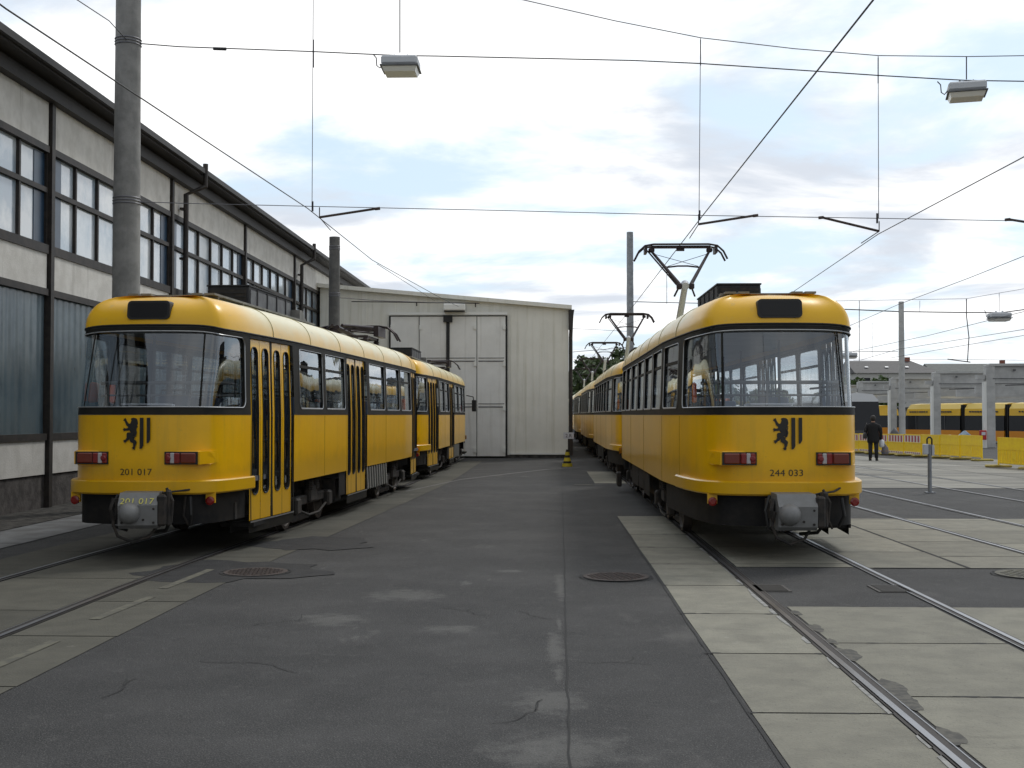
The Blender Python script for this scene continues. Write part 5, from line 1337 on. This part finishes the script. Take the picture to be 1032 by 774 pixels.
for sx, yy in ((1, 0), (-1, .03)): loft(b, [(sx * .125, yy + .05, 0, .052, .135), (sx * .125, yy + .05, .04, .055, .14), (sx * .125, yy + .0, .09, .052, .09), (sx * .12, yy - .02, .13, .05, .055)], 12)
b.build('shoes', 'rubber', per, 'all')
b = MB(); loft(b, [(0, .0, 1.54, .06, .055), (0, .0, 1.58, .09, .085), (0, .0, 1.64, .105, .105), (0, .01, 1.70, .10, .105), (0, .02, 1.75, .075, .08), (0, .02, 1.775, .03, .035)]); b.build('hair', 'hair', per, 'all')
b = MB(); loft(b, [(0, 0, 0, .06, .14), (0, 0, .04, .075, .16), (0, 0, .18, .065, .15), (0, 0, .24, .03, .12)]); b.tube([(0, -.1, .22), (.03, -.05, .5), (.08, 0, .62)], .012, 6); b.tube([(0, .1, .22), (.05, .08, .5), (.08, 0, .62)], .012, 6)
o = b.build('shoulder_bag', 'bag', None, 'all', loc=(PP[0] - .33, PP[1] - .03, PP[2] + .86)); tag(o, "dark shoulder bag under the walking person's left arm", 'bag')
b = MB(); loft(b, [(0, 0, -.30, .06, .10), (0, 0, -.25, .10, .15), (0, 0, -.05, .09, .14), (0, 0, .02, .02, .03)]); o = b.build('plastic_bag', 'bag_white', None, 'all', loc=(PP[0] + .33, PP[1] + .02, PP[2] + .82)); tag(o, "pale plastic bag in the walking person's right hand", 'bag')
b = MB(); loft(b, [(0, 0, -.34, .10, .10), (0, 0, -.28, .15, .14), (0, 0, -.06, .12, .12), (0, 0, .04, .03, .03), (-.08, 0, .24, .012, .012)]); o = b.build('patterned_bag', 'bag_pat', None, 'all', loc=(PP[0] + .47, PP[1] + .05, PP[2] + .58)); tag(o, 'patterned carrier bag hanging below the pale plastic bag', 'bag')

# ------------------------------------------------------------------ yard clutter beyond the barriers
def pile(name, label, px, py, Y, w_, h_, m, seed):
    p = at(px, py, Y); rnd = random.Random(seed); b = MB(); n = 12; rings = []
    for j in range(5):
        f = j / 4; rings.append((rnd.uniform(-.1, .1), rnd.uniform(-.1, .1), h_ * f, w_ * (1 - f ** 2) + .05, w_ * .6 * (1 - f ** 2) + .05))
    loft(b, rings, n); o = b.build(name, m, None, 'all', loc=(p.x, Y, gz(p.x, Y))); return tag(o, label, 'material pile')
pile('covered_pile', 'cream covered pile behind the long barrier row', 957, 437, 64, 1.3, .95, 'tarp', 2)
pile('wrapped_pallet', 'blue-grey wrapped pallet left of the nearest canopy column', 971, 435, 70, .8, 1.15, 'blue_wrap', 4)
pile('grey_crate_pile', 'grey pile between the pale pole and the end-on tram', 902, 432, 80, .55, 1.3, 'equip_grey', 6)

# ------------------------------------------------------------------ houses and trees
def house(label, x0, x1, y, ze, zr, depth, wm, rm, hip=True, seed=1):
    t = thing('house', label, 'building', ((x0 + x1) / 2, y, -1), 0, 'houses behind the yard'); w_ = (x1 - x0) / 2
    b = MB(); b.box((0, depth / 2, (ze + 1) / 2), (2 * w_, depth, ze + 1)); b.build('wall', wm, t)
    b = MB(); o_ = .4; h = zr + 1; e = ze + 1; ins = 3.2 if hip else 0
    vs = [(-w_ - o_, -o_, e), (w_ + o_, -o_, e), (w_ + o_, depth + o_, e), (-w_ - o_, depth + o_, e), (-w_ - o_ + ins * (0), depth / 2, h), (w_ + o_ - ins, depth / 2, h)]
    b.add(vs, [(0, 1, 5, 4), (1, 2, 5), (2, 3, 4, 5), (3, 0, 4), (0, 3, 2, 1)]); rf = b.build('roof', rm, t)
    rnd = random.Random(seed)
    n = int(w_ * 2 / 3)
    for i in range(n):
        x = -w_ + (i + .5) * 2 * w_ / n
        b = MB(); b.box((x, -.03, e - 1.4), (1.0, .1, 1.2)); b.build('window', 'dark_glass', t)
        if rnd.random() < .6: s = MB(); zz = e + (h - e) * .42; s.box((x + .5, depth / 2 * .42 - .35, zz + .12), (.55, .5, .08), 0, Matrix.Rotation(math.atan2(h - e, depth / 2), 3, 'X')); s.build('skylight', 'silver', rf)
    b = MB(); b.box((w_ * .5, depth / 2, h + .1), (.8, .6, 1.0)); b.build('chimney', 'brick', rf)
    return t
house('grey-roofed pale house left of the pale pole', 51.5, 65.0, 200, 8.6, 10.9, 12, 'render', 'tile', seed=3)
house('greenish-grey roofed house behind the nearest canopy beams', 66.5, 84.0, 205, 8.0, 10.6, 12, 'render2', 'tile2', seed=5)
def tree(label, x, y, h, rx, rz_, m, seed, n=2600, leaf=.34, cz=None, gb=None):
    rnd = random.Random(seed); t = thing('tree', label, 'tree', (x, y, gz(x, y)), 0, 'trees behind the yard')
    b = MB(); b.tube([(0, 0, 0), (.1, 0, h * .3), (-.1, .1, h * .6), (0, 0, h * .85)], [h * .03, h * .024, h * .015, h * .005], 8)
    cl = []
    for i in range(26):
        a = rnd.uniform(0, 6.28); e = rnd.uniform(-.9, 1.2); q = rnd.uniform(.45, 1.0)
        c = Vector((rx * q * math.cos(a) * math.cos(e * .8), rx * q * math.sin(a) * math.cos(e * .8), (cz or h * .6) + rz_ * q * math.sin(e)))
        cl.append((c, rnd.uniform(.16, .34) * rx))
        if i < 12: b.tube([(0, 0, h * rnd.uniform(.25, .5)), (c.x * .5, c.y * .5, c.z * .8), tuple(c)], [h * .012, h * .008, h * .003], 5)
    b.build('trunk', 'bark', t)
    f = MB()
    for i in range(n):
        c, r = cl[rnd.randrange(len(cl))]
        d = Vector((rnd.gauss(0, 1), rnd.gauss(0, 1), rnd.gauss(0, .8))).normalized() * r * rnd.uniform(.3, 1.15) ** .7
        p = c + d; u = Vector((rnd.gauss(0, 1), rnd.gauss(0, 1), rnd.gauss(0, 1))).normalized(); v_ = u.cross(Vector((rnd.gauss(0, 1), rnd.gauss(0, 1), rnd.gauss(0, 1)))).normalized()
        s = leaf * rnd.uniform(.5, 1.1); f.add([p - u * s, p + v_ * s * .6, p + u * s, p - v_ * s * .6], [(0, 1, 2, 3)])
    f.build('crown', m, t)
for i, (px, pt, Y, rx) in enumerate([(606, 347, 118, 3.2), (590, 362, 128, 3.2), (577, 380, 140, 2.8), (622, 356, 125, 3.2)]):
    h = at(px, pt, Y).z; tree(['tallest dark tree above the coupled tram row', 'dark tree left of the tallest one behind the tram row', 'small dark tree right at the shed edge', 'dark tree behind the slim mast'][i], at(px, 400, Y).x, Y, h * .96, rx, h * .36, 'leaf', 30 + i)
for i, (px, pt, Y, rx) in enumerate([(874, 372, 165, 3.8), (856, 375, 170, 3.5), (893, 382, 172, 2.5)]):
    h = at(px, pt, Y).z; tree(['round green tree in front of the pale house', 'green tree just behind the right tram edge', 'small green tree under the canopy beams'][i], at(px, 400, Y).x, Y, h, rx, h * .33, 'leaf2', 50 + i, 2200, .45)
# far belt of bushes and trees seen as one mass
rnd = random.Random(9); f = MB()
for i in range(9000):
    x = rnd.uniform(-20, 150); y = rnd.uniform(215, 235); top = 5.5 + 1.8 * math.sin(x * .23) + 1.2 * math.sin(x * .61 + 1); z = -1 + (top + 1) * rnd.random() ** .7
    u = Vector((rnd.gauss(0, 1), rnd.gauss(0, 1), rnd.gauss(0, 1))).normalized(); v_ = u.cross(Vector((rnd.gauss(0, 1), rnd.gauss(0, 1), rnd.gauss(0, 1)))).normalized(); s = rnd.uniform(.5, 1.1)
    p = Vector((x, y, z)); f.add([p - u * s, p + v_ * s * .7, p + u * s, p - v_ * s * .7], [(0, 1, 2, 3)])
tag(f.build('distant_bushes', 'leaf2'), kind='stuff')
# low sheds under the canopy in the distance
for i, (x0, x1, y, h, m, lab) in enumerate([(44, 62, 150, 3.2, 'render2', 'low ochre building seen under the canopy beams'), (33, 41, 158, 2.8, 'equip_grey', 'low grey building behind the end-on tram')]):
    t = thing('low_building', lab, 'building', ((x0 + x1) / 2, y, -.85), 0); b = MB(); b.box((0, 3, h / 2), (x1 - x0, 6, h)); b.build('wall', m, t)
    b = MB(); b.box((0, 3, h + .12), (x1 - x0 + .6, 6.6, .24)); b.build('roof', 'tile', t)
    for k_ in range(5): b = MB(); b.box((-(x1 - x0) / 2 + (k_ + .5) * (x1 - x0) / 5, -.03, h * .55), ((x1 - x0) / 9, .1, h * .4)); b.build('window', 'dark_glass', t)
# pale mortar along the near rail of the right track, broken and uneven
rnd = random.Random(12)
y = 5.2
while y < 15.5:
    l = rnd.uniform(.25, 1.1); w0, w1 = rnd.uniform(.015, .05), rnd.uniform(.015, .05)
    b = MB(); xa = 1.905
    b.poly([(xa - w0, y, .0085), (xa, y + .02, .0085), (xa, y + l, .0085), (xa - w1, y + l - .03, .0085), (xa - max(w0, w1) * 1.1, y + l * .6, .0085)]); tag(b.build('rail_mortar', 'mortar'), kind='structure')
    y += l + rnd.uniform(.05, .5)

# chipped corners and weeds of dirt along the slab joints, hairline cracks in the asphalt
rnd = random.Random(31)
for i in range(46):
    yj = rnd.choice([.10 + 1.64 * q for q in range(3, 12)]); xx = rnd.choice([rnd.uniform(1.13, 1.88), 1.13, 1.87])
    blob('joint_dirt', xx, yj + rnd.uniform(-.01, .01), rnd.uniform(.015, .07), rnd.uniform(.010, .022), 'joint', .0066 + i * .00002, 300 + i, 12)
for i in range(40):
    yj = rnd.choice([.5 + 1.64 * q for q in range(3, 7)]); xx = rnd.uniform(2.05, 5.4)
    if 3.25 < xx < 3.5: continue
    blob('joint_dirt', xx, yj + rnd.uniform(-.01, .01), rnd.uniform(.02, .10), rnd.uniform(.010, .024), 'joint', .0066 + i * .00002, 400 + i, 12)
def rand_crack(x, y, a, n, step, w_, seed):
    r_ = random.Random(seed); pts = [(x, y)]
    for _ in range(n):
        a += r_.uniform(-.55, .55); x += math.cos(a) * step * r_.uniform(.5, 1.2); y += math.sin(a) * step * r_.uniform(.5, 1.2); pts.append((x, y))
    crack(pts, w_, 'joint', .0052, 'asphalt_crack'); return pts
for i, (x, y, a, n) in enumerate([(-.3, 6.4, .6, 9), (-1.6, 7.6, 2.6, 12), (-2.3, 9.3, .4, 10), (-.9, 10.2, -.3, 8), (.2, 8.0, -.4, 7), (.12, 9.6, 2.8, 8), (-1.8, 13.5, .2, 12), (.3, 14.0, .3, 6), (-.5, 17.5, 2.9, 12), (-2.6, 6.9, .9, 7)]):
    p = rand_crack(x, y, a, n, .09, .007, 60 + i); q = p[len(p) // 2]; rand_crack(q[0], q[1], a + 1.2, 4, .07, .005, 90 + i)

# bolts, hoses and a nameplate on the two near couplers
for car_, sw_ in ((proto, 0.0), (lefts[0], .20)):
    head = [c for c in kids(car_) if c.name.startswith('coupler_head')][0]
    rot = Matrix.Rotation(sw_, 4, 'Z'); o_ = Matrix.Translation(Vector((0, .5, 0))); k_ = o_ @ rot @ o_.inverted()
    for (x, z) in ((-.15, .47), (.19, .47), (.19, .62), (-.15, .62), (.08, .50)):
        b = MB(); b.lathe([(.014, -.014), (.014, .0)], (x, -.505, z), 6, 'Y'); b.v = [tuple(k_ @ Vector(v)) for v in b.v]; b.build('bolt', 'under', head)
    b = MB(); b.tube([(.30, -.30, .80), (.36, -.36, .66), (.35, -.34, .48), (.28, -.25, .36), (.12, -.1, .33)], .020, 8); b.v = [tuple(k_ @ Vector(v)) for v in b.v]; b.build('brake_hose', 'rubber', head, True)
    b = MB(); b.tube([(-.24, -.25, .76), (-.30, -.34, .6), (-.27, -.34, .42), (-.15, -.2, .36)], .017, 8); b.v = [tuple(k_ @ Vector(v)) for v in b.v]; b.build('brake_hose', 'rubber', head, True)
    b = MB(); b.tube([(.62, .05, .72), (.64, .02, .52), (.60, .1, .40)], .02, 8); b.build('hanging_cable', 'rubber', car_, True)
